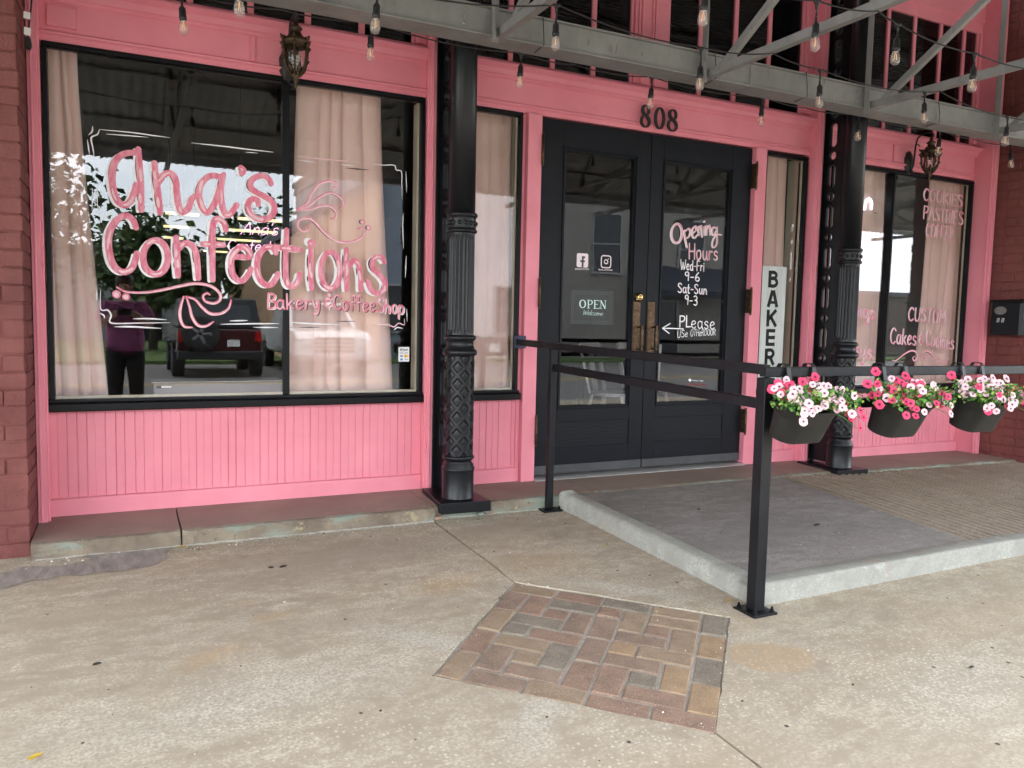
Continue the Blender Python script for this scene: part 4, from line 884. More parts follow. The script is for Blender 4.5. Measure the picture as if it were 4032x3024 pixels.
mb.build('poster_lettering', PAINT + [RED], DR, raw=True)

# left hand door: social icons and handles
Q1 = lambda x, y: zp(x, y, 3.016, 2200, 850)
ICON = M('pale_vinyl', (.80, .68, .71), .5, var=.03)
mb = MB()
def px_plane(u, v): return F(*Q1(u, v), DY)
p, q = px_plane(212, 608), px_plane(352, 450)
x0, x1, z0, z1 = p[0], q[0], p[1] - .0, q[1]
# square badge with the f cut out of it: built as pieces round the letter
W_, H_ = x1 - x0, z1 - z0; r_ = .012
fx0, fx1 = x0 + W_ * .44, x0 + W_ * .60
def blk(a, b, c, d): mb.add([(a, DY, c), (b, DY, c), (b, DY, d), (a, DY, d)], [(0, 1, 2, 3)], 0)
def arcfill(cx, cz, t0): mb.add([(cx, DY, cz)] + [(cx + r_ * cos(rad(t0 + 18 * k)), DY, cz + r_ * sin(rad(t0 + 18 * k))) for k in range(6)], [(0, i, i + 1) for i in range(1, 6)], 0)
for cx, cz, t0 in ((x1 - r_, z1 - r_, 0), (x0 + r_, z1 - r_, 90), (x0 + r_, z0 + r_, 180), (x1 - r_, z0 + r_, 270)): arcfill(cx, cz, t0)
blk(x0 + r_, x1 - r_, z0 + H_ * .80, z1); blk(x0, x0 + r_, z0 + r_, z1 - r_); blk(x1 - r_, x1, z0 + r_, z1 - r_)
blk(x0 + r_, fx0, z0, z0 + H_ * .38); blk(fx1, x1 - r_, z0, z0 + H_ * .38); blk(x0 + r_, x0 + W_ * .30, z0 + H_ * .38, z0 + H_ * .50); blk(x0 + W_ * .72, x1 - r_, z0 + H_ * .38, z0 + H_ * .80)
blk(x0 + r_, fx0, z0 + H_ * .50, z0 + H_ * .80); blk(fx1, x0 + W_ * .72, z0 + H_ * .50, z0 + H_ * .66)
write_px(mb, '@anasconfections', Q1(193, 637), Q1(357, 640), Q1(193, 614), .0016, DY, mi=0)
mb.build('social_media_decal', ICON, DL, raw=True); mb = MB()
# camera badge
p, q = px_plane(498, 618), px_plane(626, 472); x0, x1, z0, z1 = p[0], q[0], p[1], q[1]; t_ = .0075; r_ = .020
ring = []
for cx, cz, t0 in ((x1 - r_, z1 - r_, 0), (x0 + r_, z1 - r_, 90), (x0 + r_, z0 + r_, 180), (x1 - r_, z0 + r_, 270)):
    ring += [(cx + (r_ - t_ / 2) * cos(rad(t0 + 15 * k)), cz + (r_ - t_ / 2) * sin(rad(t0 + 15 * k))) for k in range(7)]
ribbon(mb, ring + [ring[0]], t_, DY, 0, cap=False)
cx, cz = (x0 + x1) / 2, (z0 + z1) / 2; cc = [(cx + .0135 * cos(2 * pi * k / 24), cz + .0135 * sin(2 * pi * k / 24)) for k in range(25)]
ribbon(mb, cc, .007, DY, 0, cap=False); disc(mb, (cx + .0175, cz + .020), .004, DY, 0)
write_px(mb, '@anas_confections', Q1(473, 646), Q1(638, 652), Q1(473, 622), .0016, DY, mi=0)
mb.build('social_media_decal', ICON, DL, raw=True)

# OPEN sign hanging inside the left door
p, q = F(*Q1(130, 1285), .04), F(*Q1(655, 895), .04)
t = thing('open_sign', 'dark green open and welcome sign hanging behind the left door glass', 'sign', ((p[0] + q[0]) / 2, .04, p[1]))
MB().box(p[0], q[0], .036, .042, p[1], q[1]).build('sign_board', M('dark_green_board', (.008, .013, .0105), .5, var=.3, vs=5), t, bevel=.004)
SIGNW = emit('sign_lettering_mint', (.62, .80, .74), .12); mb = MB(); SY = .0345
def opn(sts):
    for pts, w_, ct in sts: ribbon(mb, [F(*Q1(x, y), SY) for x, y in pts], w_ / 3.016 / FPX * 5.5, SY, 0, 0, ct, cap=False)
el = ell(284, 1045, 33, 46, 0, 24); opn([(el, 17, .35)])
for x in (338, 420, 496): pass
opn([([(352, 1002), (352, 1095)], 15, None), ([(338, 1000), (368, 1000)], 4, None), ([(336, 1097), (370, 1097)], 4, None), (spline([(352, 1002), (385, 1004), (398, 1027), (385, 1050), (354, 1052)], 6), 14, .35),
     ([(428, 1004), (428, 1098)], 15, None), ([(414, 1003), (478, 1005)], 6, None), ([(428, 1050), (462, 1051)], 6, None), ([(414, 1099), (480, 1101)], 6, None), ([(478, 1005), (479, 1022)], 5, None), ([(481, 1101), (484, 1082)], 5, None),
     ([(502, 1008), (500, 1100)], 6, None), ([(500, 1006), (552, 1102)], 16, None), ([(554, 1008), (552, 1102)], 6, None), ([(488, 1006), (512, 1007)], 4, None), ([(541, 1007), (566, 1008)], 4, None), ([(488, 1101), (514, 1102)], 4, None)])
write_px(mb, 'Welcome', Q1(282, 1172), Q1(520, 1186), Q1(302, 1118), .0030, SY, mi=0, contrast=.5, gap=.04)
for k in (18, 40):
    a, b = F(*Q1(130 + k, 1285 - k), SY), F(*Q1(655 - k, 895 + k), SY); rr_ = [(a[0], a[1]), (b[0], a[1]), (b[0], b[1]), (a[0], b[1]), (a[0], a[1])]
    for i in range(4): ribbon(mb, [rr_[i], rr_[i + 1]], .0022, SY, 1)
mb.build('sign_lettering', [SIGNW, M('dull_green_line', (.07, .10, .085), .5)], t, raw=True)
mb = MB(); c_ = ((p[0] + q[0]) / 2, .03, q[1] + .16)
mb.tube([(p[0] + .01, .034, q[1]), c_, (q[0] - .01, .034, q[1])], .0012, 5); mb.ball((c_[0], .022, c_[2]), .012, 8, 6, 0, (.8, .6, 1.3)); mb.build('hanging_string', CORD, t)

# right window lettering
R7 = lambda x, y: zp(x, y, 2.659, 3200, 300); R4 = lambda x, y: zp(x, y, 3.16, 3332, 1100)
mb = MB()
for s_, f_, b0, b1, t0, w_ in (('COOKIES', R7, (1160, 1300), (1570, 1368), (1168, 1178), .0135), ('PASTRIES', R7, (1160, 1495), (1575, 1560), (1170, 1360), .0135), ('COFFEE', R7, (1185, 1678), (1480, 1722), (1195, 1540), .0135),
      ('CUSTOM', R4, (770, 515), (1245, 548), (785, 350), .0135), ('Cakes', R4, (545, 800), (870, 822), (560, 605), .012), ('&', R4, (905, 815), (975, 820), (910, 640), .010), ('Cookies', R4, (995, 822), (1340, 880), (1005, 625), .011), ('ngs', R4, (140, 472), (355, 500), (130, 285), .019), ('ays', R4, (75, 972), (325, 1000), (85, 775), .019), ('W', R4, (-190, 440), (-60, 452), (-195, 270), .019)):
    write_px(mb, s_, f_(*b0), f_(*b1), f_(*t0), w_, GY - .0005, mi=0, off=(-.007, .002), offmi=1, hi=3, jit=.02)
for st in ([(570, 1005), (620, 1008), (720, 930), (810, 888), (870, 910), (880, 970), (850, 1015), (825, 985), (845, 955)], [(985, 940), (995, 985), (970, 1000), (955, 960), (965, 910), (1000, 890), (1050, 920), (1110, 990), (1180, 1030), (1250, 1025), (1290, 970)]):
    c = [F(*R4(x, y), 0) for x, y in spline(st, 6)]; ribbon(mb, [F(*R4(x - 5, y + 12), 0) for x, y in spline(st, 6)][20:40], .010, GY, 2, .7); ribbon(mb, c, .016, GY - .0005, 0, .5); ribbon(mb, c, .007, GY - .001, 3, .6)
mb.build('painted_lettering', PAINT, WR, raw=True)

# house number: cast digits standing off the head board
NUM = M('black_iron_digit', (.01, .01, .011), .5)
def digit(kind, u0, v0, u1, v1):
    a, b = F(u0, v1, -.05), F(u1, v0, -.05); cx = (a[0] + b[0]) / 2; w_, h_ = b[0] - a[0], .146; zb = 2.374
    mb = MB()
    if kind == '8':
        for cz, rx, rz in ((zb + h_ * .76, w_ * .33, h_ * .22), (zb + h_ * .27, w_ * .42, h_ * .26)): ribbon(mb, [(cx + rx * cos(2 * pi * k / 28), cz + rz * sin(2 * pi * k / 28)) for k in range(29)], .020, -.055, 0, 0, .42, .010)
        ribbon(mb, spline([(cx - w_ * .30, zb + h_ * .78), (cx - w_ * .16, zb + h_ * .62), (cx + w_ * .20, zb + h_ * .44), (cx + w_ * .36, zb + h_ * .28)], 6), .016, -.0555, 0, 0, None, .010)
    else: ribbon(mb, [(cx + w_ * .38 * cos(2 * pi * k / 28), zb + h_ / 2 + h_ * .475 * sin(2 * pi * k / 28)) for k in range(29)], .021, -.055, 0, 0, .35, .010)
    o = mb.build('house_number_digit', NUM, SF); return o
digit('8', 2521, 415, 2562, 512); digit('0', 2574, 425, 2620, 518); digit('8', 2627, 435, 2669, 527)

# ================================================================== IRON COLUMNS
def column(label, cx, cy, zplate, px0, px1, wx):
    t = thing('iron_column', label, 'column', (cx, cy, zplate))
    r = .0915
    MB().extrude_z([(cx - .155, cy - .135), (cx + .145, cy - .150), (cx + .145, cy + .20), (cx - .11, cy + .30)], -.035, zplate + .022).build('base_plate', BLACK, t, bevel=.003)
    z0 = zplate + .0225
    MB().lathe([(r + .002, 0), (r + .002, .004), (r, .008), (r, .150), (r + .002, .160), (r + .004, .166), (r + .004, .176), (r - .004, .184), (r - .003, .195), (r - .014, .205), (r - .014, .218), (r - .004, .226), (r + .001, .234), (r - .002, .244), (r - .012, .250)], (cx, cy, z0), 40).build('plinth', BLACK, t)
    # lower shaft with raised lozenges
    zl0, zl1 = z0 + .248, z0 + .815; n = 156; m = 190; vs = []; rb = .074
    for j in range(m + 1):
        z = zl0 + (zl1 - zl0) * j / m
        for i in range(n):
            a = 2 * pi * i / n
            u = 6 * i / n; v = (z - zl0) / .0945 + .15
            p = abs(((u + v) % 1) - .5) * 2; q = abs(((u - v) % 1) - .5) * 2      # two families of bands
            d1 = 1 - p; d2 = 1 - q; band = min(d1, d2)
            h = .0085 if band < .30 else (.0 if band > .38 else .0085 * (1 - (band - .30) / .08))
            if band > .38: h = .002 * min(1, (band - .38) / .35)
            rr_ = rb + h + .002; vs.append((cx + rr_ * cos(a), cy + rr_ * sin(a), z))
    MB().add(vs, [(j * n + i, j * n + (i + 1) % n, (j + 1) * n + (i + 1) % n, (j + 1) * n + i) for j in range(m) for i in range(n)], 0, True).build('lozenge_shaft', BLACK, t)
    z2 = zl1
    MB().lathe([(.076, -.004), (.086, 0), (.096, .010), (.099, .022), (.094, .036), (.084, .042), (.082, .052), (.078, .058), (.078, .084), (.083, .090), (.090, .096), (.092, .106), (.086, .116), (.078, .120)], (cx, cy, z2), 40).build('middle_ring', BLACK, t)
    # fluted shaft
    z3, z4 = z2 + .119, z0 + 1.505; nf = 22; per = 10; rf = .0765
    def ringf(depth, z, rad_): return [(cx + (rad_ - depth * max(0, sin(pi * ((k / per) % 1)) ** .7)) * cos(2 * pi * k / (nf * per)), cy + (rad_ - depth * max(0, sin(pi * ((k / per) % 1)) ** .7)) * sin(2 * pi * k / (nf * per)), z) for k in range(nf * per)]
    N = nf * per; rows = [ringf(0, z3, rf), ringf(0, z3 + .012, rf), ringf(.006, z3 + .026, rf), ringf(.0085, z3 + .04, rf), ringf(.0085, z4 - .04, rf - .003), ringf(.006, z4 - .024, rf - .003), ringf(0, z4 - .012, rf - .003), ringf(0, z4, rf - .003)]
    MB().add([q for r_ in rows for q in r_], [(j * N + i, j * N + (i + 1) % N, (j + 1) * N + (i + 1) % N, (j + 1) * N + i) for j in range(7) for i in range(N)], 0, True).build('fluted_shaft', BLACK, t)
    b = MB().lathe([(.074, -.002), (.084, .002), (.088, .010), (.084, .018), (.079, .022), (.078, .028), (.078, .078), (.080, .084), (.085, .090), (.089, .098), (.086, .106), (.078, .112), (.073, .116)], (cx, cy, z4), 40)
    for k in range(14):
        a = 2 * pi * k / 14 + .1
        b.lathe([(.0, .012), (.008, .010), (.0125, .004), (.0125, -.004)][::-1], (0, 0, 0), 6) if False else None
        c = Vector((cx + .077 * cos(a), cy + .077 * sin(a), z4 + .053)); m_ = MB().lathe([(.0135, -.004), (.0135, .004), (.008, .010), (0, .012)], (0, 0, 0), 6)
        q = Vector((cos(a), sin(a), 0)).to_track_quat('Z', 'X').to_matrix().to_4x4(); b.merge(m_, Matrix.Translation(c) @ q)
    b.build('stud_band', BLACK, t)
    MB().lathe([(.073, 0), (.0715, .9), (.071, 2.5)], (cx, cy, z4 + .115), 40).build('upper_shaft', BLACK, t)
    # flat pilaster against the wall and the pierced web between it and the column
    mb = MB(); mb.box(px0, px1, -.095, .05, -.012, 4.05); mb.box(px0 - .002, px0 + .014, -.108, -.094, -.012, 4.05); mb.box(px1 - .014, px1 + .002, -.108, -.094, -.012, 4.05)
    mb.build('pilaster', BLACK, t, bevel=.003)
    ya, yb = -.0955, cy + .05; th = .016; yc = -.178; hw = .029
    z = .27; holes = []
    k = 0
    while z < 3.9:
        if k % 2 == 0: holes.append((z, z + .172, hw)); z += .172 + .036
        else: holes.append((z, z + .061, .0303)); z += .061 + .036
        k += 1
    bm = bmesh.new()
    def loop(pts): 
        vv = [bm.verts.new((wx - th / 2, y, z_)) for y, z_ in pts]; return [bm.edges.new((vv[i], vv[(i + 1) % len(vv)])) for i in range(len(vv))]
    ed = loop([(ya, .02), (ya, 3.95), (yb, 3.95), (yb, .02)])
    for a, b_, h in holes:
        o = []
        for i in range(13): tt = pi * i / 12; o.append((yc + h * cos(tt), b_ - h + h * sin(tt)))
        for i in range(13): tt = pi + pi * i / 12; o.append((yc + h * cos(tt), a + h + h * sin(tt)))
        clean = [o[0]]
        for p_ in o[1:]:
            if hypot(p_[0] - clean[-1][0], p_[1] - clean[-1][1]) > 1e-4: clean.append(p_)
        if hypot(clean[0][0] - clean[-1][0], clean[0][1] - clean[-1][1]) < 1e-4: clean.pop()
        ed += loop(clean)
    bmesh.ops.triangle_fill(bm, use_beauty=True, use_dissolve=False, edges=ed)
    g_ = bmesh.ops.extrude_face_region(bm, geom=bm.faces[:]); bmesh.ops.translate(bm, vec=(th, 0, 0), verts=[v for v in g_['geom'] if isinstance(v, bmesh.types.BMVert)])
    bmesh.ops.recalc_face_normals(bm, faces=bm.faces); me = bpy.data.meshes.new('pierced_web'); bm.to_mesh(me); bm.free()
    link('pierced_web', me, [BLACK], t)
    mb = MB()
    for a, b_, h in holes:                                       # raised rims
        for side in (-1, 1):
            o = [(wx + side * (th / 2 + .001), yc + (h + .006) * cos(pi * i / 12), b_ - h + (h + .006) * sin(pi * i / 12)) for i in range(13)] + [(wx + side * (th / 2 + .001), yc + (h + .006) * cos(pi + pi * i / 12), a + h + (h + .006) * sin(pi + pi * i / 12)) for i in range(13)]
            mb.tube(o + [o[0]], .0045, 6, cap=False)
    mb.build('web_rim', BLACK, t)
    return t
column('black cast iron column between the lettered window and the double doors', 1.712, -.418, .004, 1.670, 1.752, 1.712)
column('black cast iron column with a pierced web, behind the hanging flower tubs', 4.79, -.405, -.012, 4.788, 4.858, 4.822)

# ================================================================== STEEL CANOPY
CN = thing('metal_canopy', 'galvanised steel canopy on trusses over the sidewalk', 'canopy', (3.2, -2.7, 2.5))
DECKM = M('canopy_underside', (.25, .245, .235), .6, .3, var=.25, vs=3)
def deckz(y): return 4.25 + .265 * y
mb = MB()
mb.box(-9, 17, -.668, -.660, 2.5405, 2.675); mb.box(-9, 17, -.695, -.535, 2.53, 2.540); mb.box(-9, 17, -.690, -.54, 2.6755, 2.684)
for x in (.30, 1.86, 3.53, 4.545, 5.14, 6.2):
    mb.box(x - .0015, x + .0015, -.6715, -.6685, 2.541, 2.675)
for x, z in ((1.60, 2.65), (1.60, 2.615), (1.60, 2.58), (2.72, 2.6), (4.47, 2.64), (4.47, 2.58)):
    mb.lathe([(.011, 0), (.011, .006), (.007, .010), (0, .010)], (x, -.668, z), 8, axis='y')
mb.build('beam', STEEL, CN, bevel=.0015)
for k in range(-4, 10):
    x = 1.80 + 1.383 * (k - 0) 
    mb = MB(); ye = -5.0
    # bottom chord: angle iron
    mb.box(x - .022, x + .022, ye, -.697, 2.528, 2.5335); mb.box(x - .022, x - .0165, ye, -.697, 2.534, 2.574)
    # post at the beam, web members, top chord
    mb.box(x - .055, x - .015, -.702, -.6965, 2.50, deckz(-.7) - .05); mb.box(x - .055, x - .0495, -.74, -.7025, 2.50, deckz(-.7) - .05)
    def web(y0, z0, y1, z1): 
        mb.bar((x + .012, y0, z0), (x + .012, y1, z1), .005, .042, (0, 0, 1)); mb.bar((x + .030, y0, z0 - .018), (x + .030, y1, z1 - .018), .036, .005, (0, 0, 1))
    yj = -.74; zj = 2.545
    y1 = -2.35; web(yj, zj, y1, deckz(y1) - .07); web(y1, deckz(y1) - .07, -3.2, 2.545); web(-3.2, 2.545, -4.1, deckz(-4.1) - .07)
    mb.bar((x, -.70, deckz(-.70) - .06), (x, ye, deckz(ye) - .06), .045, .05)
    mb.build('truss', STEEL, CN)
mb = MB()
for y in (-.72, -1.7, -2.7, -3.7, -4.6): mb.box(-9, 17, y - .025, y + .025, deckz(y) - .034, deckz(y) - .014)
mb.build('purlin', DECKM, CN)
mb = MB(); nx = 26 * 50; vs = []
for i in range(nx + 1):
    x = -9 + 26 * i / nx; o = .013 * cos(2 * pi * x / .104)
    vs += [(x, .02, deckz(.02) + o), (x, -5.55, deckz(-5.55) + o)]
mb.add(vs, [(2 * i, 2 * i + 2, 2 * i + 3, 2 * i + 1) for i in range(nx)], 0, True); mb.build('roof_deck', DECKM, CN, raw=True)
MB().box(-9, 17, -5.30, -5.20, 2.735, 2.80).build('front_beam', DECKM, CN)
for x in (9.35, 13.8, -4.2):
    MB().lathe([(.12, 0), (.12, .2), (.08, .22), (.08, .8), (.10, .82), (.10, .88), (.075, .9), (.075, 1.5), (.095, 1.52), (.095, 1.6), (.07, 1.62), (.07, 2.2), (.12, 2.3), (.12, 2.72)], (x, -5.25, gz(-5.25)), 20).build('street_post', BLACK, CN)

# ================================================================== STRING LIGHTS
FIL = emit('warm_filament', (1.0, .55, .20), .085)
TAPE = M('white_base_ring', (.6, .57, .5), .5)
def bulb_meshes():
    g = MB().lathe([(.0130, 0), (.0155, -.006), (.0215, -.025), (.0238, -.041), (.0215, -.056), (.0140, -.067), (.005, -.0715), (0, -.072)], (0, 0, -.058), 20)
    s = MB().lathe([(.004, .036), (.0055, .030), (.006, .012), (.0135, .002), (.0165, -.004), (.0165, -.036), (.0185, -.038), (.0185, -.050), (.016, -.058), (.012, -.060)], (0, 0, .0), 14)
    s.tube([(0, 0, .055), (0, 0, .03)], .0032, 6)
    f = MB(); f.tube([(-.002, 0, -.068), (-.006, 0, -.103)], .0011, 5); f.tube([(.002, 0, -.068), (.006, 0, -.103)], .0011, 5)
    f.tube([(-.0105, 0, -.061), (.0105, 0, -.061)], .0035, 6, 1); f.tube([(0, 0, -.062), (0, 0, -.07)], .002, 5, 1)
    return g.mesh('bulb'), s.mesh('socket'), f.mesh('filament')
BG, BS_, BF = bulb_meshes()
for me, ms in ((BG, [CLEAR]), (BS_, [CORD]), (BF, [FIL, TAPE])):
    for m_ in ms: me.materials.append(m_)
def string(label, bulbs, path, drop):
    """bulbs: (x,y,z) of each bulb; path: extra points the cord passes, sorted along x"""
    t = thing('string_light', label, 'string light', tuple(bulbs[len(bulbs) // 2]))
    cord = MB(); rng = random.Random(len(bulbs))
    nodes = sorted([(b[0], b[1], b[2] + .165 + d) for b, d in zip(bulbs, drop)] + list(path))
    for a, b in zip(nodes, nodes[1:]):
        a, b = Vector(a), Vector(b); sag = min(.05, (b - a).length * .035)
        cord.tube([a.lerp(b, i / 8) - Vector((0, 0, sag * 4 * (i / 8) * (1 - i / 8))) for i in range(9)], .0036, 6)
    for (x, y, z), d in zip(bulbs, drop):
        if d > .01: cord.tube([(x, y, z + .165 + d), (x + .004, y, z + .13)], .0034, 6)
        cord.tube([(x - .022, y, z + .167 + d), (x - .01, y, z + .160 + d), (x, y, z + .157 + d), (x + .01, y, z + .160 + d), (x + .022, y, z + .167 + d)], [.005, .008, .011, .008, .005], 8)
        cord.tube([(x, y, z + .165 + d), (x, y, z + .125 + d)], [.010, .005], 8)
    cord.build('cord', CORD, t)
    for x, y, z in bulbs:
        o = link('bulb', BG, (), t); o.location = (x, y, z + .092); o.scale = (.93, .93, .93); rx = rng.uniform(-.05, .05); o.rotation_euler = (rx, rng.uniform(-.08, .08), rng.uniform(0, 3))
        for nm, me in (('socket', BS_), ('filament', BF)): link(nm, me, (), o)
    return t
SA = [(F(u, v, -.52)[0], -.52, F(u, v, -.52)[1]) for u, v in ((1460, 217), (2049, 328), (2563, 412), (2997, 480), (3378, 540), (3696, 599), (3978, 650))]
string('string of clear bulbs hanging under the back edge of the steel beam', [(-.62, -.52, 2.36), (.26, -.52, 2.36)] + SA + [(7.2, -.52, 2.36)], [(.7, -.53, 2.525), (2.35, -.53, 2.522), (4.15, -.53, 2.522), (5.9, -.53, 2.522)], [.0] * 10)
SBp = [(F(u, v, -1.2)[0], -1.2, F(u, v, -1.2)[1]) for u, v in ((940, 38), (1483, 108), (2187, 176), (2755, 338), (3224, 405), (3636, 470), (3961, 559))]
string('string of clear bulbs tied along the truss chords in front of the beam', [(-.45, -1.2, 2.31)] + SBp, [(1.80, -1.2, 2.525), (3.18, -1.23, 2.523), (4.56, -1.22, 2.523), (5.94, -1.2, 2.523)], [.0, .0, .0, .02, .03, .02, .0, .0])
SCp = [(F(u, v, -1.9)[0], -1.9, F(u, v, -1.9)[1]) for u, v in ((2773, 76), (3208, 180), (3527, 234), (3829, 342))]
string('nearest string of clear bulbs, at the top right, tied out under the trusses', [(1.5, -1.9, 2.35)] + SCp + [(4.55, -1.9, 2.3)], [(1.80, -1.9, 2.523), (3.18, -1.9, 2.523), (4.56, -1.9, 2.523)], [0, 0, .03, .0, .0, 0])
# cord ties dropping over the face of the beam
mb = MB()
for x in (2.05, 3.23, 3.98, 5.27): mb.tube([(x, -.69, 2.69), (x + .002, -.702, 2.60), (x + .003, -.705, 2.535), (x + .003, -.60, 2.522)], .0028, 5)
mb.build('beam_tie', CORD, CN)
# plug hanging at the left end
t = thing('power_plug', 'black cord end with a plug and two white tags hanging beside the left brick pier', 'plug', (-.40, -.30, 2.5))
a = F(108, 120, -.30)
mb = MB(); mb.tube([(a[0] + .03, -.28, a[1] + .28), (a[0] + .015, -.29, a[1] + .1), (a[0], -.30, a[1] - .03)], .0035, 6); mb.build('cord', CORD, t)
mb = MB(); mb.extrude_y([(a[0] - .012, a[1] - .03), (a[0] + .012, a[1] - .03), (a[0] + .017, a[1] - .065), (a[0] + .010, a[1] - .085), (a[0] - .012, a[1] - .08)], -.312, -.29); mb.build('plug_body', CORD, t, bevel=.004)
for dz, h in ((.075, .03), (.005, .034)):
    mb = MB(); mb.obox((a[0], -.304, a[1] + dz - .01), (.013, .004, 0), (0, .0006, 0), (.001, 0, h / 2)); mb.build('tag', WHITE, t)
mb = MB(); mb.box(a[0] - .004, a[0] - .0015, -.304, -.299, a[1] - .100, a[1] - .08); mb.box(a[0] + .004, a[0] + .0065, -.304, -.299, a[1] - .102, a[1] - .083); mb.build('prong', BRASS, t)

# ================================================================== WALL LANTERNS
LGLASS = glass_mat('lantern_glass', 1.62, (.86, .86, .84), .6)
GOLD = M('gold_rubbed_bronze', (.055, .036, .018), .48, .5, var=.8, vs=28, bmp=.35, bs=70)
LBLK = M('lantern_black', (.014, .013, .013), .5, var=.4)
def lantern(label, X, yb, ztop, cfl):
    t = thing('wall_lantern', label, 'lantern', (X, -.03, ztop - .17))
    zb = ztop
    # back plate with leaf grooves
    m = MB(); n = 36
    for (r0, y0), (r1, y1) in (((1, -.0165), (.93, -.035)), ((.93, -.035), (.5, -.052)), ((.5, -.052), (.02, -.056))):
        vs = []
        for i in range(n):
            a = 2 * pi * i / n; wv = 1 + .05 * cos(9 * a)
            vs += [(X + .048 * r0 * cos(a) * wv, y0, zb - .17 + .115 * r0 * sin(a) * wv), (X + .048 * r1 * cos(a) * wv, y1, zb - .17 + .115 * r1 * sin(a) * wv)]
        m.add(vs, [(2 * i, 2 * ((i + 1) % n), 2 * ((i + 1) % n) + 1, 2 * i + 1) for i in range(n)], 0, True)
    m.build('back_plate', LBLK, t)
    arm = MB(); pts = [(X, -.05, zb - .26), (X, -.075, zb - .20), (X, -.08, zb - .10), (X, -.085, zb - .02), (X, -.10, zb + .05), (X, -.14, zb + .085), (X, yb, zb + .08), (X, yb - .02, zb + .055), (X, yb, zb + .03)]
    sp_ = []
    for i in range(len(pts) - 1):
        for k in range(4): sp_.append(Vector(pts[i]).lerp(Vector(pts[i + 1]), k / 4))
    sp_.append(Vector(pts[-1])); arm.tube(sp_, .0075, 8); arm.ball((X, -.072, zb - .27), .013, 8, 6)
    arm.tube([(X, -.082, zb - .02), (X, -.11, zb - .005), (X, -.125, zb - .03)], [.005, .004, .006], 6); arm.build('arm', LBLK, t)
    # cap
    cap = MB().lathe([(.0, .03), (.012, .028), (.016, .015), (.014, .004), (.034, -.012), (.037, -.022), (.026, -.030), (.030, -.048), (.040, -.064), (.062, -.086), (.074, -.096), (.076, -.110), (.068, -.116), (.066, -.132), (.060, -.134)], (X, yb, zb), 18)
    cap.build('cap', GOLD, t)
    # six ribs, glass, bottom bowl
    body = [(.066, -.132), (.066, -.17), (.064, -.21), (.058, -.245), (.046, -.275), (.032, -.298), (.020, -.31)]
    rib = MB()
    for k in range(6):
        a = 2 * pi * k / 6 + .26
        rib.tube([(X + r * 1.04 * cos(a), yb + r * 1.04 * sin(a), zb + h) for r, h in body], [.0095, .0075, .0068, .0065, .0065, .006, .006], 6)
        rib.tube([(X + .064 * cos(a), yb + .064 * sin(a), zb - .085), (X + .080 * cos(a), yb + .080 * sin(a), zb - .090), (X + .088 * cos(a), yb + .088 * sin(a), zb - .072)], [.012, .011, .004], 6)
        rib.tube([(X + .062 * cos(a), yb + .062 * sin(a), zb - .11), (X + .083 * cos(a), yb + .083 * sin(a), zb - .128), (X + .071 * cos(a), yb + .071 * sin(a), zb - .15)], [.010, .011, .006], 6)
        rib.tube([(X + .066 * cos(a), yb + .066 * sin(a), zb - .20), (X + .077 * cos(a), yb + .077 * sin(a), zb - .205), (X + .068 * cos(a), yb + .068 * sin(a), zb - .222)], [.006, .008, .004], 6)
        a2 = a + pi / 6
        rib.ball((X + .062 * cos(a2), yb + .062 * sin(a2), zb - .126), .010, 8, 6, 0, (1, 1, .8))
        rib.tube([(X + .058 * cos(a2), yb + .058 * sin(a2), zb - .235), (X + .047 * cos(a2), yb + .047 * sin(a2), zb - .268), (X + .034 * cos(a2), yb + .034 * sin(a2), zb - .295)], [.004, .012, .008], 6)
    rib.build('cage', GOLD, t)
    MB().lathe([(r * .95, h) for r, h in body], (X, yb, zb), 18).build('lantern_glass', LGLASS, t)
    MB().lathe([(.026, -.300), (.024, -.312), (.012, -.322), (.017, -.334), (.013, -.345), (.006, -.352), (.009, -.366), (.004, -.386), (0, -.392)], (X, yb, zb), 14).build('finial', GOLD, t)
    MB().lathe([(.015, -.13), (.015, -.175), (.010, -.18)], (X, yb, zb), 12).build('lamp_holder', LBLK, t)
    if cfl:
        h = MB(); h.tube([(X + .017 * cos(.9 * i), yb + .017 * sin(.9 * i), zb - .175 - i * .0032) for i in range(30)], .0085, 8); h.build('spiral_bulb', M('cfl_white', (.62, .60, .60), .35, var=.05), t)
    else: MB().lathe([(.008, -.178), (.014, -.19), (.017, -.205), (.012, -.225), (0, -.237)], (X, yb, zb), 12).build('candle_bulb', CLEAR, t)
    t.scale = (.95, .93, .83)
    return t
lantern('bronze wall lantern with a white spiral bulb above the big lettered window', .825, -.27, 2.588, True)
lantern('bronze wall lantern with clear panes on a black leaf back plate at the right window', 5.845, -.235, 2.588, False)

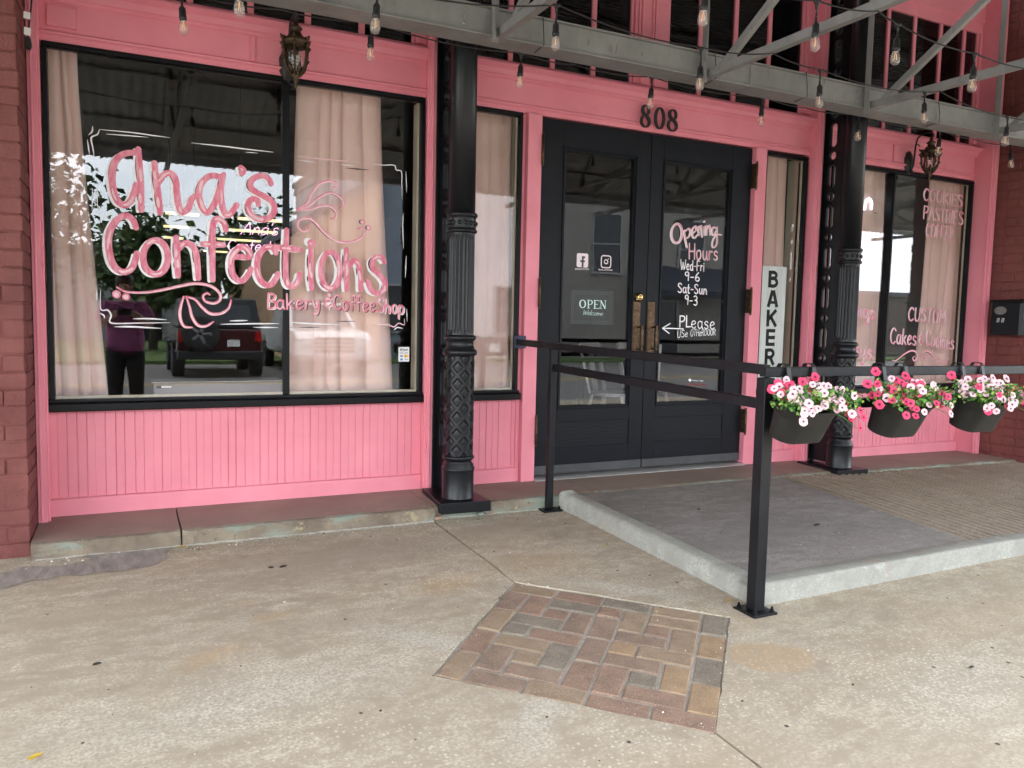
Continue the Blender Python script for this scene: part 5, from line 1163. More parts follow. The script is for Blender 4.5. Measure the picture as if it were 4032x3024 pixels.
# ================================================================== MAILBOX (on the reveal of the right pier)
t = thing('mailbox', 'black wall mailbox with an oval badge and number stickers on the maroon pier', 'mailbox', (6.70, -.41, 1.02))
MBX = M('mailbox_black', (.006, .007, .009), .4, var=.15, spec=.3); mx0 = 6.662
mb = MB(); mb.extrude_z([(mx0, -.285), (mx0, -.520), (mx0 + .012, -.545), (6.757, -.55), (6.757, -.275), (mx0 + .008, -.277)], 1.015, 1.285); mb.build('box_body', MBX, t, bevel=.004)
mb = MB(); mb.extrude_y([(mx0 - .012, 1.286), (mx0 - .012, 1.298), (mx0 + .02, 1.312), (6.757, 1.318), (6.757, 1.286)], -.556, -.268); mb.build('lid', MBX, t, bevel=.003)
o = []; n = 32
mb = MB(); mb.add([(mx0 - .001, -.36 + .052 * cos(2 * pi * k / n), 1.222 + .036 * sin(2 * pi * k / n)) for k in range(n)] + [(mx0 - .005, -.36 + .048 * cos(2 * pi * k / n), 1.222 + .032 * sin(2 * pi * k / n)) for k in range(n)], [(k, (k + 1) % n, n + (k + 1) % n, n + k) for k in range(n)] + [tuple(range(n, 2 * n))]); mb.build('oval_badge', M('badge_steel', (.25, .25, .24), .35, .8), t)
mb = MB(); mb2 = MB()
for yy in (-.345, -.385):
    mb.add([(mx0 - .001, yy + .012, 1.124), (mx0 - .001, yy - .009, 1.124), (mx0 - .001, yy - .014, 1.158), (mx0 - .001, yy + .007, 1.158)], [(0, 1, 2, 3)])
    for st in GL['8'][1]:
        c = spline([(a, b) for a, b in st], 5); q = MB(); ribbon(q, [(a * .028, b * .024) for a, b in c], .0035, 0)
        mb2.add([(mx0 - .0016, yy + .006 - p[0], 1.129 + p[2]) for p in q.v], q.f)
s_ = mb.build('number_sticker', WHITE, t, raw=True); mb2.build('printed_number', BLACKLET, s_, raw=True)

# ================================================================== HAND RAIL
t = thing('handrail', 'black square tube steel handrail round the ramp, with flower tubs on it', 'handrail', (2.33, -1.4, -.1))
RX0, RY0 = 2.313, -2.198; RW = .020
ytop0, zt = -.075, .905
def sqbar(a, b, hw=RW): return MB().bar(a, b, hw * 2, hw * 2)
zb_, zf_ = .912, .874           # centre heights at the wall and at the corner
RXb = 2.266
def railx(y): return RXb + (RX0 - RXb) * (y - ytop0) / (RY0 - ytop0)
sqbar((RXb, -.062, zb_), (RX0, RY0 + .0, zf_)).build('top_rail', RAILM, t, bevel=.003)
yk = -.515
sqbar((railx(yk) + .0, yk - .02, .776), (RX0, RY0 + .02, .735)).build('middle_rail', RAILM, t, bevel=.003)
sqbar((RX0 - .0199, RY0, .8655), (12.0, RY0, .848)).build('top_rail', RAILM, t, bevel=.003)
sqbar((RX0 + .021, RY0, .728), (12.0, RY0, .715)).build('middle_rail', RAILM, t, bevel=.003)
def post(x, y, zt_, hw):
    mb = MB(); mb.box(x - hw, x + hw, y - hw, y + hw, gz(y) + .009, zt_); p = mb.build('post', RAILM, t, bevel=.003)
    pl = MB(); pl.box(x - .062, x + .062, y - .062, y + .062, gz(y) - .004, gz(y) + .0085); pl = pl.build('base_plate', RAILM, t, bevel=.002)
    for sx in (-1, 1):
        for sy in (-1, 1):
            b = MB(); c = (x + sx * .046, y + sy * .046, gz(y) + .009); b.lathe([(.012, 0), (.012, .002), (.0085, .002), (.0085, .010), (.005, .010), (.005, .020), (0, .021)], c, 6); b.build('bolt', RAILM, pl)
post(2.262, yk, .890, .019); post(RX0 - .001, RY0 + .001, .842, .026); post(4.75, RY0, .83, .020); post(7.2, RY0, .82, .02)
MB().box(RXb - .036, RXb + .05, -.0615, -.0525, zb_ - .04, zb_ + .04).build('wall_bracket', M('dark_blue_bracket', (.018, .022, .06), .4), t, bevel=.003)

# ================================================================== FLOWER TUBS
TUB = M('matt_black_tub', (.014, .014, .0125), .42, var=.2, bmp=.05, spec=.35)
LEAF = [M('leaf_dark', (.045, .13, .03), .5, var=.4, vs=30), M('leaf_mid', (.10, .26, .04), .5, var=.3, vs=30), M('leaf_lime', (.28, .42, .07), .5, var=.25, vs=30)]
def petal_mat(name, ca, cb):
    m, t, b = new_mat(name); n = noise(t, 60, 3); t.links.new(ramp(t, n.outputs['Fac'], .35, .65, (*ca, 1), (*cb, 1)), b.inputs['Base Color']); b.inputs['Roughness'].default_value = .65
    b.inputs['Subsurface Weight'].default_value = 0.0; return m
PALE = petal_mat('pale_pink_petal', (.70, .42, .46), (.78, .60, .60)); ROSE = petal_mat('hot_pink_petal', (.62, .03, .10), (.75, .06, .16))
CEN = M('dark_flower_centre', (.10, .02, .05), .7)
def flower_mesh(name, petal):
    m = MB(); rng = random.Random(name)
    for k in range(6):
        a = 2 * pi * k / 6 + rng.uniform(-.12, .12); t_ = rng.uniform(-.15, .25); L0 = .0225 * rng.uniform(.9, 1.08)
        rows = []
        for s_, wd in ((.12, .003), (.35, .0085), (.62, .0125), (.85, .0115), (.97, .006)):
            r = s_ * L0; up = .006 * (s_ ** 1.2) * (1 - t_) - .004 * s_ ** 3
            rows.append([(r, -wd, up + .0015), (r, 0, up - .0008), (r, wd, up + .0015)])
        rows[-1][1] = (L0 * .93, 0, rows[-1][1][2])
        vs = [(x * cos(a) - y * sin(a), x * sin(a) + y * cos(a), z) for r in rows for x, y, z in r]
        m.add(vs, [(i * 3 + j, (i + 1) * 3 + j, (i + 1) * 3 + j + 1, i * 3 + j + 1) for i in range(4) for j in range(2)], 0, True)
    for k in range(9):
        a = 2 * pi * k / 9; m.tube([(0, 0, .001), (.004 * cos(a), .004 * sin(a), .006), (.0065 * cos(a), .0065 * sin(a), .0065)], [.0009, .0008, .0008], 4, 1)
    m.ball((0, 0, .002), .0030, 8, 6, 1, (1, 1, .8)); m.lathe([(0, -.012), (.003, -.008), (.004, -.001)], (0, 0, 0), 6, 2)
    return m.raw(name)
FM = {}
for nm, pm in (('pale', PALE), ('rose', ROSE)):
    for k in range(3):
        me = flower_mesh('flower_%s%d' % (nm, k), pm)
        for m_ in (pm, CEN, LEAF[1]): me.materials.append(m_)
        FM[nm, k] = me
def planter(X, label, flabel, seed, cols, shape):
    rng = random.Random(seed); cy = -2.345; zt = .752; tilt = rad(21)
    t = thing('flower_tub', label, 'planter', (X, cy, .6), 'black flower tubs hooked on the handrail')
    R4 = Matrix.Translation((X, cy, zt)) @ Matrix.Rotation(tilt, 4, 'X') 
    def stad(L_, Wd, z, n=10):
        r = Wd / 2; h = L_ / 2 - r; o = []
        for k in range(n + 1): a = -pi / 2 + pi * k / n; o.append((h + r * cos(a), r * sin(a), z))
        for k in range(n + 1): a = pi / 2 + pi * k / n; o.append((-h + r * cos(a), r * sin(a), z))
        return o
    lv = [(a - .072, b, c * .92) for a, b, c in [(.292, .110, -.158), (.302, .118, -.160), (.310, .125, -.145), (.325, .155, -.042), (.329, .158, -.040), (.331, .159, -.036), (.340, .163, -.020), (.344, .166, -.018), (.346, .167, -.014), (.352, .171, -.003), (.360, .178, -.002), (.361, .179, .002), (.355, .174, .003), (.348, .167, -.004), (.30, .13, -.10)]]
    rings = [stad(a, b, c) for a, b, c in lv]; n = len(rings[0])
    m = MB(); m.add([R4 @ Vector(q) for r in rings for q in r], [(i * n + k, i * n + (k + 1) % n, (i + 1) * n + (k + 1) % n, (i + 1) * n + k) for i in range(len(lv) - 1) for k in range(n)] + [tuple(range(n))[::-1]], 0, True)
    tb = m.build('tub', TUB, t); bm_ = tb.modifiers.new('edge', 'EDGE_SPLIT'); bm_.split_angle = rad(38)
    for dx in (-.07, .07):
        h = MB(); x = X + dx + .085; wd = .011; pts = [(-2.262, .70), (-2.250, .78), (-2.232, .86), (-2.227, .885), (-2.217, .899), (-2.198, .9005), (-2.180, .899), (-2.170, .884), (-2.169, .84)]
        vs = []
        for y, z in pts: vs += [(x - wd, y - .0, z), (x + wd, y, z)]
        for y, z in pts: vs += [(x - wd, y + .0028 if z < .895 and y < -2.21 else (y - .0028 if y > -2.185 else y), z - (.0028 if z >= .895 else 0)), (x + wd, y + .0028 if z < .895 and y < -2.21 else (y - .0028 if y > -2.185 else y), z - (.0028 if z >= .895 else 0))]
        k = len(pts); fs = [(2 * i, 2 * i + 1, 2 * i + 3, 2 * i + 2) for i in range(k - 1)] + [(2 * k + 2 * i, 2 * k + 2 * i + 2, 2 * k + 2 * i + 3, 2 * k + 2 * i + 1) for i in range(k - 1)] + [(2 * i, 2 * i + 2, 2 * k + 2 * i + 2, 2 * k + 2 * i) for i in range(k - 1)] + [(2 * i + 1, 2 * k + 2 * i + 1, 2 * k + 2 * i + 3, 2 * i + 3) for i in range(k - 1)]
        h.add(vs, fs); h.tube([(x, -2.224, .870), (x, -2.223, .845)], .004, 6)
        h.build('hook', TUB, t)
    # the artificial flowers
    f = thing('flower_bunch', flabel, 'flowers', (X, cy, zt), 'artificial flower bunches in the tubs')
    lf = MB()
    def leafq(p, size, mi):
        q = Euler((rng.uniform(-1.2, 1.2), rng.uniform(-1.2, 1.2), rng.uniform(0, 6.3))).to_matrix(); L_, w_ = size, size * .36
        pts = [(0, 0, 0), (L_ * .3, w_, .002), (L_ * .7, w_ * .8, .0), (L_, 0, -.003), (L_ * .7, -w_ * .8, 0), (L_ * .3, -w_, .002), (L_ * .5, 0, -.0025)]
        lf.add([Vector(p) + q @ Vector(v) for v in pts], [(0, 1, 6), (1, 2, 6), (2, 3, 6), (3, 4, 6), (4, 5, 6), (5, 0, 6)], mi, True)
    def place(kind, p, d, sc):
        o = link('flower', FM[kind, rng.randrange(3)], (), f); o.location = p; o.scale = (sc,) * 3
        o.rotation_euler = (Vector(d).to_track_quat('Z', 'Y') @ Euler((0, 0, rng.uniform(0, 6))).to_quaternion()).to_euler()
    N = 100; L_ = .165
    for i in range(N):
        u = rng.uniform(-1, 1.0); v = rng.uniform(-1, 1)
        x = X + u * L_; y = cy - .03 + v * .09 - .02
        z = zt + .012 + (1 - abs(u) ** 1.6) * .022 + (v + 1) * .016 + rng.uniform(-.03, .03)
        if u > .7: z -= .045 * (u - .7) / .3
        if v < -.45: z -= .075 * rng.random()
        kind = cols(u, v, rng)
        d = Vector((u * .5 - .42 + rng.uniform(-.4, .4), -1.0 + rng.uniform(-.3, .3), .45 + rng.uniform(-.3, .4)))
        place(kind, (x, y, z), d, rng.uniform(.58, .82))
        base = Vector((X + u * L_ * .5, cy, zt - .02)); tip = Vector((x, y, z)) - d.normalized() * .012
        lf.tube([base, base.lerp(tip, .6) + Vector((0, 0, .01)), tip], .0013, 4, 1, False)
    for i in range(900):
        u = rng.uniform(-1, 1.05); v = rng.uniform(-1, 1)
        p = (X + u * L_, cy - .035 + v * .09, zt + rng.uniform(-.025, .048) + (1 - u * u) * .012 + (v + 1) * .008)
        leafq(p, rng.uniform(.010, .021), rng.choice((0, 0, 1, 1, 2)))
    for (du, dz, dy) in shape:                                   # stray sprigs
        base = Vector((X + du * .6 * L_, cy + .01, zt + .02)); tip = Vector((X + du * L_, cy + dy, zt + dz))
        lf.tube([base, base.lerp(tip, .5) + Vector((0, 0, .01)), tip], .0013, 4, 1, False)
        for k in range(9): leafq(base.lerp(tip, .35 + .07 * k) + Vector((rng.uniform(-.004, .004),) * 3), .014, 2 if k > 4 else 1)
        place(cols(du, 1, rng) if du > -.9 else 'rose', tip, Vector((-.3 + du * .3, -1, .5)), .9)
    lf.build('foliage', LEAF, f, raw=True)
planter(2.385, 'black oval flower tub nearest the handrail corner post', 'mostly pale pink flower bunch in the tub nearest the corner post', 11, lambda u, v, r: 'rose' if (u > .72 or (v > .35 and r.random() < .65)) else 'pale', [(-1.0, .055, .02), (-.75, .075, .03), (.35, .10, .02)])
planter(2.94, 'black oval flower tub hung between the two other tubs', 'bunch of evenly mixed rose and pale pink flowers in the tub between the two others', 5, lambda u, v, r: 'rose' if (u < -.45 and r.random() < .75) or r.random() < .42 else 'pale', [(-.95, .12, .02), (-1.35, .07, .0), (.15, .10, .02), (-1.2, -.01, -.04)])
planter(3.47, 'black oval flower tub farthest from the corner post', 'pale pink flower bunch turning rose at lower right, in the tub farthest from the post', 8, lambda u, v, r: 'rose' if (u > .35 and v < .2 and r.random() < .7) or r.random() < .14 else 'pale', [(-1.25, .10, .02), (-.8, .06, .02), (.9, .08, .0)])

# ================================================================== BAKERY SIGN behind the sidelight
bx0, bx1 = F(2988, 1045, .04)[0], F(3090, 1050, .04)[0]; bzt, bzb = 1.505, .60
t = thing('bakery_sign', 'tall white board sign reading BAKERY down the sidelight', 'sign', ((bx0 + bx1) / 2, .045, bzb))
BRD = M('whitewashed_board', (.88, .88, .86), .55, var=.08, vs=4, stretch=(4, 1, .4))
mb = MB(); n = 3; w_ = (bx1 - bx0) / n
for k in range(n): mb.box(bx0 + k * w_ + .0012, bx0 + (k + 1) * w_ - .0012, .016, .030, bzb, bzt)
mb.box(bx0 + .002, bx1 - .002, .0315, .038, bzb + .01, bzt - .01)
mb.build('board', BRD, t, bevel=.0015)
mb = MB(); INK = M('worn_black_print', (.02, .02, .02), .6, var=.3)
BW, BH = .108, .127; cx = (bx0 + bx1) / 2 + .0; k = .030
def poly(pts, z0): mb.add([(cx + (x - .5) * BW, .0350, z0 + z * BH) for x, z in pts], [tuple(range(len(pts)))])
def stroke(pts, z0, wd=.030): ribbon(mb, [(cx + (x - .5) * BW, z0 + z * BH) for x, z in pts], wd, .0150, 0, 0, None, cap=False)
for i, ch in enumerate('BAKERY'):
    z0 = bzt - .035 - BH - i * (BH + .0215)
    if ch == 'B': stroke([(.14, 0), (.14, 1)], z0); stroke(spline([(.14, .90), (.55, .90), (.74, .74), (.55, .56), (.14, .55)], 6), z0, .027); stroke(spline([(.14, .55), (.60, .54), (.82, .30), (.60, .10), (.14, .10)], 6), z0, .027)
    if ch == 'A': stroke([(.10, 0), (.46, 1)], z0); stroke([(.54, 1), (.92, 0)], z0); stroke([(.25, .28), (.75, .28)], z0, .022)
    if ch == 'K': stroke([(.14, 0), (.14, 1)], z0); stroke([(.88, 1), (.14, .38)], z0, .028); stroke([(.40, .58), (.92, 0)], z0, .028)
    if ch == 'E': stroke([(.16, 0), (.16, 1)], z0); [stroke([(.16, v), (.88, v)], z0, .027) for v in (.09, .5, .91)]
    if ch == 'R': stroke([(.14, 0), (.14, 1)], z0); stroke(spline([(.14, .90), (.60, .90), (.80, .70), (.60, .48), (.14, .48)], 6), z0, .027); stroke([(.50, .48), (.86, 0)], z0, .028)
    if ch == 'Y': stroke([(.08, 1), (.5, .48)], z0, .028); stroke([(.92, 1), (.5, .48)], z0, .028); stroke([(.5, .5), (.5, 0)], z0)
mb.build('sign_lettering', INK, t, raw=True)

# ================================================================== CURTAINS
def curtain_mat():
    m, t, b = new_mat('blush_curtain')
    c = mix(t, ramp(t, noise(t, 3, 3).outputs['Fac'], .3, .7), (.78, .52, .465), (.84, .575, .52))
    t.links.new(c, b.inputs['Base Color']); b.inputs['Roughness'].default_value = .85; b.inputs['Sheen Weight'].default_value = .2
    bump(t, b, noise(t, 300, 2).outputs['Fac'], .1, .002); return m
CUR = curtain_mat()
def curtain(label, xt0, xt1, xb0, xb1, y, folds, seed, z0=.56, z1=2.42, power=1.6):
    rng = random.Random(seed); t = thing('curtain', label, 'curtain', ((xt0 + xt1) / 2, y, z0))
    m = MB(); nx, nz = folds * 14, 14; ph = rng.uniform(0, 6)
    edges = [0.0]; 
    for i in range(folds): edges.append(edges[-1] + rng.uniform(.6, 1.5))
    edges = [e / edges[-1] for e in edges]; amp = [rng.uniform(.016, .036) for _ in range(folds)]
    def dep(u):
        for i in range(folds):
            if u <= edges[i + 1] + 1e-9:
                v = (u - edges[i]) / (edges[i + 1] - edges[i]); return amp[i] * (1 - abs(2 * v - 1) ** 4.5) - .003 * sin(9 * v)
        return 0
    for j in range(nz + 1):
        s_ = j / nz; q = (1 - s_) ** power
        for i in range(nx + 1):
            u = i / nx; x = (xt0 + (xb0 - xt0) * q) + ((xt1 - xt0) + ((xb1 - xb0) - (xt1 - xt0)) * q) * u + .006 * sin(5 * s_ + 7 * u)
            m.v.append((x, y - dep(u) * (1.15 - .4 * s_) + .004 * sin(3 * s_ + ph + 11 * u), z0 + (z1 - z0) * s_))
    for j in range(nz):
        for i in range(nx):
            a = j * (nx + 1) + i; m.f.append([a, a + 1, a + nx + 2, a + nx + 1]); m.mi.append(0); m.sm.append(True)
    o = m.build('fabric', CUR, t, raw=True); sm = o.modifiers.new('thick', 'SOLIDIFY'); sm.thickness = .0025
    r = MB(); r.tube([(xt0 - .05, y, z1 + .005), (xt1 + .05, y, z1 + .005)], .009, 8); r.build('curtain_rod', CORD, t)
_y = .125
def fx(u, v): return F(u, v, _y)[0]
curtain('blush curtain at the left edge of the big lettered window', -.40, fx(307, 300), -.40, fx(425, 1500), _y, 4, 1, power=1.3)
curtain('wide blush curtain behind the Confections end of the big lettered window', fx(1172, 340), fx(1503, 380), fx(1108, 1500), fx(1545, 1500), _y, 5, 2, power=1.3)
curtain('blush curtain in the sidelight between the left column and the doors', 1.80, fx(2018, 500), 1.80, fx(1996, 1500), _y, 5, 3)
curtain('blush curtain behind the BAKERY sign in the right sidelight', 4.22, fx(3098, 700), 4.22, fx(3070, 1400), _y, 4, 4)
curtain('blush curtain hanging left of the bar in the far right window', 5.0, fx(3486, 700), 5.0, fx(3475, 1400), _y, 4, 6)
curtain('blush curtain behind the COOKIES lettering in the far right window', fx(3660, 720), fx(3822, 740), fx(3600, 1400), fx(3760, 1400), _y, 5, 7)

# ================================================================== INSIDE THE SHOP
TUBE_ = emit('fluorescent_tube', (1.0, .84, .46), .17)
def ray_at(u, v, z):
    p = F(u, v, 0); k = (z - CAM.z) / (p[1] - CAM.z); return (p[0] * k, CAM.y + 4.6 * k)
for u0, u1, v in ((644, 791, 842), (637, 750, 893), (637, 728, 936), (930, 1144, 866), (897, 1090, 910), (850, 1031, 945), (796, 900, 990)):
    um = (u0 + u1) / 2
    y = ray_at(um, v, 2.72 + .0)[1]
    x0, x1 = F(u0, v, 0)[0] * (y + 4.6) / 4.6, F(u1, v + 8, 0)[0] * (y + 4.6) / 4.6
    t = thing('ceiling_light', 'lit fluorescent strip over the shop floor, seen through the lettered window', 'ceiling light', ((x0 + x1) / 2, y, 2.72), 'fluorescent strips in the shop')
    MB().box(x0, x1, y - .09, y + .09, 2.735, 2.80).build('housing', WHITE, t)
    mb = MB(); [mb.tube([(x0 + .03, y + d, 2.715), (x1 - .03, y + d, 2.715)], .018, 8) for d in (-.05, .05)]; mb.build('tube', TUBE_, t)
    mb = MB(); [mb.tube([(x, y, 2.80), (x, y, 3.92)], .006, 5) for x in (x0 + .1, x1 - .1)]; mb.build('hanger', CORD, t)
# neon name sign
NEON = emit('pink_neon', (1.0, .50, .74), .38); ny = 1.6
t = thing('neon_sign', 'pink script neon sign hanging inside the lettered window', 'neon sign', (F(1040, 940, ny)[0], ny, F(1040, 985, ny)[1]))
mb = MB()
def neon(s_, bl, br, tl):
    q = MB(); a, b, c = F(*bl, ny), F(*br, ny), F(*tl, ny); W = text_width(s_, .03); x = 0
    ex = ((b[0] - a[0]) / W, (b[1] - a[1]) / W); ey = (c[0] - a[0], c[1] - a[1])
    for ch in s_:
        w_, sts = GL[ch]
        for st in sts:
            c_ = spline([(a[0] + (x + p) * ex[0] + r * ey[0], a[1] + (x + p) * ex[1] + r * ey[1]) for p, r in st], 5); mb.tube([(p, ny, r) for p, r in c_], .0024, 6)
        x += w_ + .03
neon("Ana's", (946, 922), (1092, 926), (962, 874)); neon('Confections', (893, 985), (1152, 990), (900, 944))
mb.build('neon_tube', NEON, t)
p0, p1 = F(935, 1000, ny), F(1150, 868, ny)
MB().box(p0[0], p1[0], ny + .02, ny + .026, p0[1], p1[1]).build('clear_backing', glass_mat('acrylic', 1.2), t)
mb = MB(); [mb.tube([(x, ny + .023, p1[1]), (x, ny + .023, 3.92)], .0015, 5) for x in (p0[0] + .03, p1[0] - .03)]; mb.build('hanging_wire', CORD, t)
# white neon letter in the right window
t = thing('neon_sign', 'white neon letters in the far right window half hidden by the column', 'neon sign', (F(3430, 800, .12)[0], .10, F(3430, 828, .12)[1]))
mb = MB(); ny = .09; W1 = emit('white_neon', (.75, .85, 1.0), .6)
st = [F(*zp(x, y, 3.16, 3000, 600), ny) for x, y in ((1280, 715), (1290, 640), (1330, 575), (1368, 620), (1362, 712))]
mb.tube([(a, ny, b) for a, b in spline(st, 6)], .0075, 8)
mb.build('neon_tube', W1, t)
mb = MB(); st = [F(*zp(x, y, 3.16, 3000, 600), ny + .02) for x, y in ((1230, 735), (1280, 740), (1400, 750), (1480, 768), (1545, 765))]; mb.tube([(a, ny + .02, b) for a, b in spline(st, 5)], .003, 5); mb.build('cord', CORD, t)
# chest freezer
fz = .55
p0, p1 = F(603, 1545, fz), F(1110, 1480, fz)
t = thing('chest_freezer', 'grey chest freezer with a dark maker plate under the big window', 'freezer', ((p0[0] + p1[0]) / 2, fz + .35, 0))
FZ = M('freezer_grey', (.20, .20, .20), .4, .2, var=.06); zt_ = F(700, 1508, fz)[1]; zl = F(700, 1483, fz)[1]
MB().box(p0[0], p1[0], fz, fz + .24, .005, zt_).build('freezer_body', FZ, t, bevel=.012)
MB().box(p0[0] - .01, p1[0] + .01, fz - .012, fz + .25, zt_ + .004, zl - .03).build('freezer_lid', M('freezer_lid', (.36, .36, .36), .35, .3, var=.05), t, bevel=.01)
mb = MB(); a, b = F(616, 1530, fz - .003), F(679, 1518, fz - .003); mb.box(a[0], b[0], fz - .006, fz - .0005, a[1], b[1]); s_ = mb.build('maker_plate', M('plate_dark', (.03, .03, .04), .4), t)
mb = MB(); GLX = dict(GL); write_px(mb, 'MASTER-BILT', (636, 1527), (677, 1527), (636, 1520), .003, fz - .0065, mi=0); mb.build('plate_lettering', WHITE, s_, raw=True)
# white chair and black table seen through the door glass
def chair(x, y, rot, label):
    t = thing('metal_chair', label, 'chair', (x, y, .0)); R_ = Matrix.Translation((x, y, 0)) @ Matrix.Rotation(rot, 4, 'Z'); T = lambda *p: R_ @ Vector(p)
    WM = M('white_chair_metal', (.62, .60, .56), .4, .2, var=.1)
    m = MB(); n = 16; m.add([T(.19 * cos(2 * pi * k / n) * 1.0, .19 * sin(2 * pi * k / n), .45) for k in range(n)] + [T(.18 * cos(2 * pi * k / n), .18 * sin(2 * pi * k / n), .42) for k in range(n)], [tuple(range(n))] + [(k, n + k, n + (k + 1) % n, (k + 1) % n) for k in range(n)]); m.build('seat', WM, t)
    for sx in (-1, 1):
        for sy in (-1, 1): MB().bar(T(sx * .14, sy * .14, .43), T(sx * .21, sy * .22, .003), .045, .02).build('leg', WM, t)
    MB().bar(T(-.16, .15, .44), T(-.20, .24, .86), .035, .02).merge(MB().bar(T(.16, .15, .44), T(.20, .24, .86), .035, .02)).merge(MB().bar(T(-.19, .24, .84), T(.19, .24, .84), .02, .06)).merge(MB().bar(T(0, .16, .44), T(0, .24, .84), .09, .012)).build('backrest', WM, t)
_c = F(2410, 1500, 1.1); chair(_c[0] + .05, 1.15, .6, 'white metal chair inside, behind the left door glass')
_c = F(2660, 1560, 1.2); chair(_c[0] - .05, 1.6, 2.2, 'white metal chair inside, behind the right door glass')
_c = F(2290, 1450, 1.3)
t = thing('cafe_table', 'black pedestal table inside the doors beside the white chair', 'table', (_c[0], 1.3, 0))
MB().lathe([(.25, 0), (.25, .012), (.05, .03), (.035, .05), (.035, .72)], (_c[0], 1.3, .002), 20).build('pedestal', BLACK, t); MB().lathe([(.36, .72), (.37, .73), (.37, .75), (0, .75)], (_c[0], 1.3, 0), 28).build('table_top', BLACK, t)

# ================================================================== SMALL LITTER
LEAFD = M('dry_leaf', (.30, .19, .05), .7, var=.4, vs=60); SPOT = M('dark_litter', (.03, .025, .02), .7)
def fallen(x, y, s_, mat_, label, z=None, rot=0.0):
    z = gz(y) + .001 if z is None else z
    m = MB(); c, s2 = cos(rot), sin(rot); n = 12; o = []
    for k in range(n):
        a = 2 * pi * k / n; px, py = s_ * cos(a), s_ * .42 * sin(a) * (1 - .35 * cos(a)); o.append((x + px * c - py * s2, y + px * s2 + py * c, z + .006 * abs(sin(a)) + .002 + .25 * s_ * cos(a) ** 2 * .3))
    m.add(o + [(x, y, z + .0015)], [(k, (k + 1) % n, n) for k in range(n)]); ob = m.build('fallen_leaf', mat_, raw=True); ob.modifiers.new('t', 'SOLIDIFY').thickness = .0008
    tag(ob, label, 'leaf')
fallen(-.228, -2.271, .020, M('yellow_leaf', (.50, .34, .04), .6), 'small yellow leaf on the concrete at the lower left corner', rot=.6)
fallen(.231, -.555, .020, LEAFD, 'curled tan leaf against the foot of the stone ledge under the lettered window', rot=.1)
fallen(2.211, -1.23, .014, M('ochre_leaf', (.42, .26, .04), .6), 'tiny ochre leaf beside the left side of the ramp kerb', rot=1.2)
fallen(2.279, -2.07, .014, LEAFD, 'small brown leaf by the foot of the corner handrail post', rot=2.2)
for i, (x, y, s_, r_, l_) in enumerate(((-.10, -1.75, .014, .3, 'black spot of gum or seed alone on the left part of the sidewalk'), (.573, -.999, .013, 2.8, 'smaller of two black gum or seed spots lying together before the lettered window'), (.627, -1.006, .019, .4, 'larger of two black gum or seed spots lying together before the lettered window'), (2.672, -2.889, .013, .2, 'black gum or seed spot on the sidewalk at the right edge, below the ramp kerb'))): fallen(x, y, s_, SPOT, l_, rot=r_)  # dark gum spots and seeds, drawn with the fallen leaf shape
fallen(3.35, -1.55, .030, SPOT, 'black twisted leaf on the grey ramp landing', land_z(-1.55) + .001, .3); fallen(2.95, -1.05, .018, SPOT, 'short black leaf nearer the doors on the grey ramp landing', land_z(-1.05) + .001, 1.0)

# ================================================================== ACROSS THE STREET (seen in the window reflections)
LM = [M('tree_leaf_dark', (.030, .055, .018), .6, var=.4, vs=2), M('tree_leaf_mid', (.055, .095, .028), .6, var=.4, vs=2), M('tree_leaf_light', (.09, .14, .04), .6, var=.3, vs=2)]
BARK = M('bark', (.06, .045, .035), .9, var=.4, vs=4, bmp=.5, bs=20)
def tree(x, y, h, r, seed, label, n=2600, ls=.22, z0=None, low=.35):
    rng = random.Random(seed); z0 = SZ + .1 if z0 is None else z0
    t = thing('street_tree', label, 'tree', (x, y, z0)); tr = MB(); tips = []
    tr.tube([(x, y, z0 - .1), (x + .05 * h * rng.uniform(-.3, .3), y, z0 + h * .3), (x + .06 * h * rng.uniform(-1, 1), y, z0 + h * .62)], [.035 * h, .026 * h, .012 * h], 8)
    for k in range(16):
        a = rng.uniform(0, 2 * pi); e = rng.uniform(.15, 1.2); b0 = Vector((x, y, z0 + h * rng.uniform(low * .7, .6))); L_ = r * rng.uniform(.55, .95)
        p = b0 + Vector((cos(a) * cos(e), sin(a) * cos(e), sin(e))) * L_; tr.tube([b0, b0.lerp(p, .5) + Vector((0, 0, .04 * h)), p], [.012 * h, .008 * h, .003 * h], 5); tips.append(p)
        for q in range(3): 
            p2 = p + Vector((rng.uniform(-1, 1), rng.uniform(-1, 1), rng.uniform(-.4, 1))) * r * .35; tr.tube([b0.lerp(p, .7), p2], [.005 * h, .002 * h], 4); tips.append(p2)
    tr.build('trunk', BARK, t)
    lf = MB()
    for i in range(n):
        c = rng.choice(tips); p = c + Vector((rng.gauss(0, 1), rng.gauss(0, 1), rng.gauss(0, .8))) * r * .20
        q = Euler((rng.uniform(-1, 1), rng.uniform(-1, 1), rng.uniform(0, 6.3))).to_matrix(); s_ = ls * rng.uniform(.6, 1.3)
        lf.add([p + q @ Vector(v) for v in ((0, 0, 0), (s_ * .5, s_ * .32, .02), (s_, 0, -.03), (s_ * .5, -s_ * .32, .02))], [(0, 1, 2, 3)], rng.choice((0, 0, 1, 1, 2)))
    lf.build('crown', LM, t, raw=True)
tree(-2.3, -11.0, 5.4, 2.2, 1, 'leafy street tree close behind the viewer', 3400, .20, SZ, .42)
tree(.9, -27, 4.4, 1.9, 2, 'dark oak on the far verge nearest the roadside pole', 2600, .35)
tree(5.3, -33, 6.2, 2.1, 3, 'tall oak behind the far verge', 2200, .36); tree(9.3, -40, 7.6, 2.6, 4, 'tall oak left of the tan gabled hall', 3000, .42)
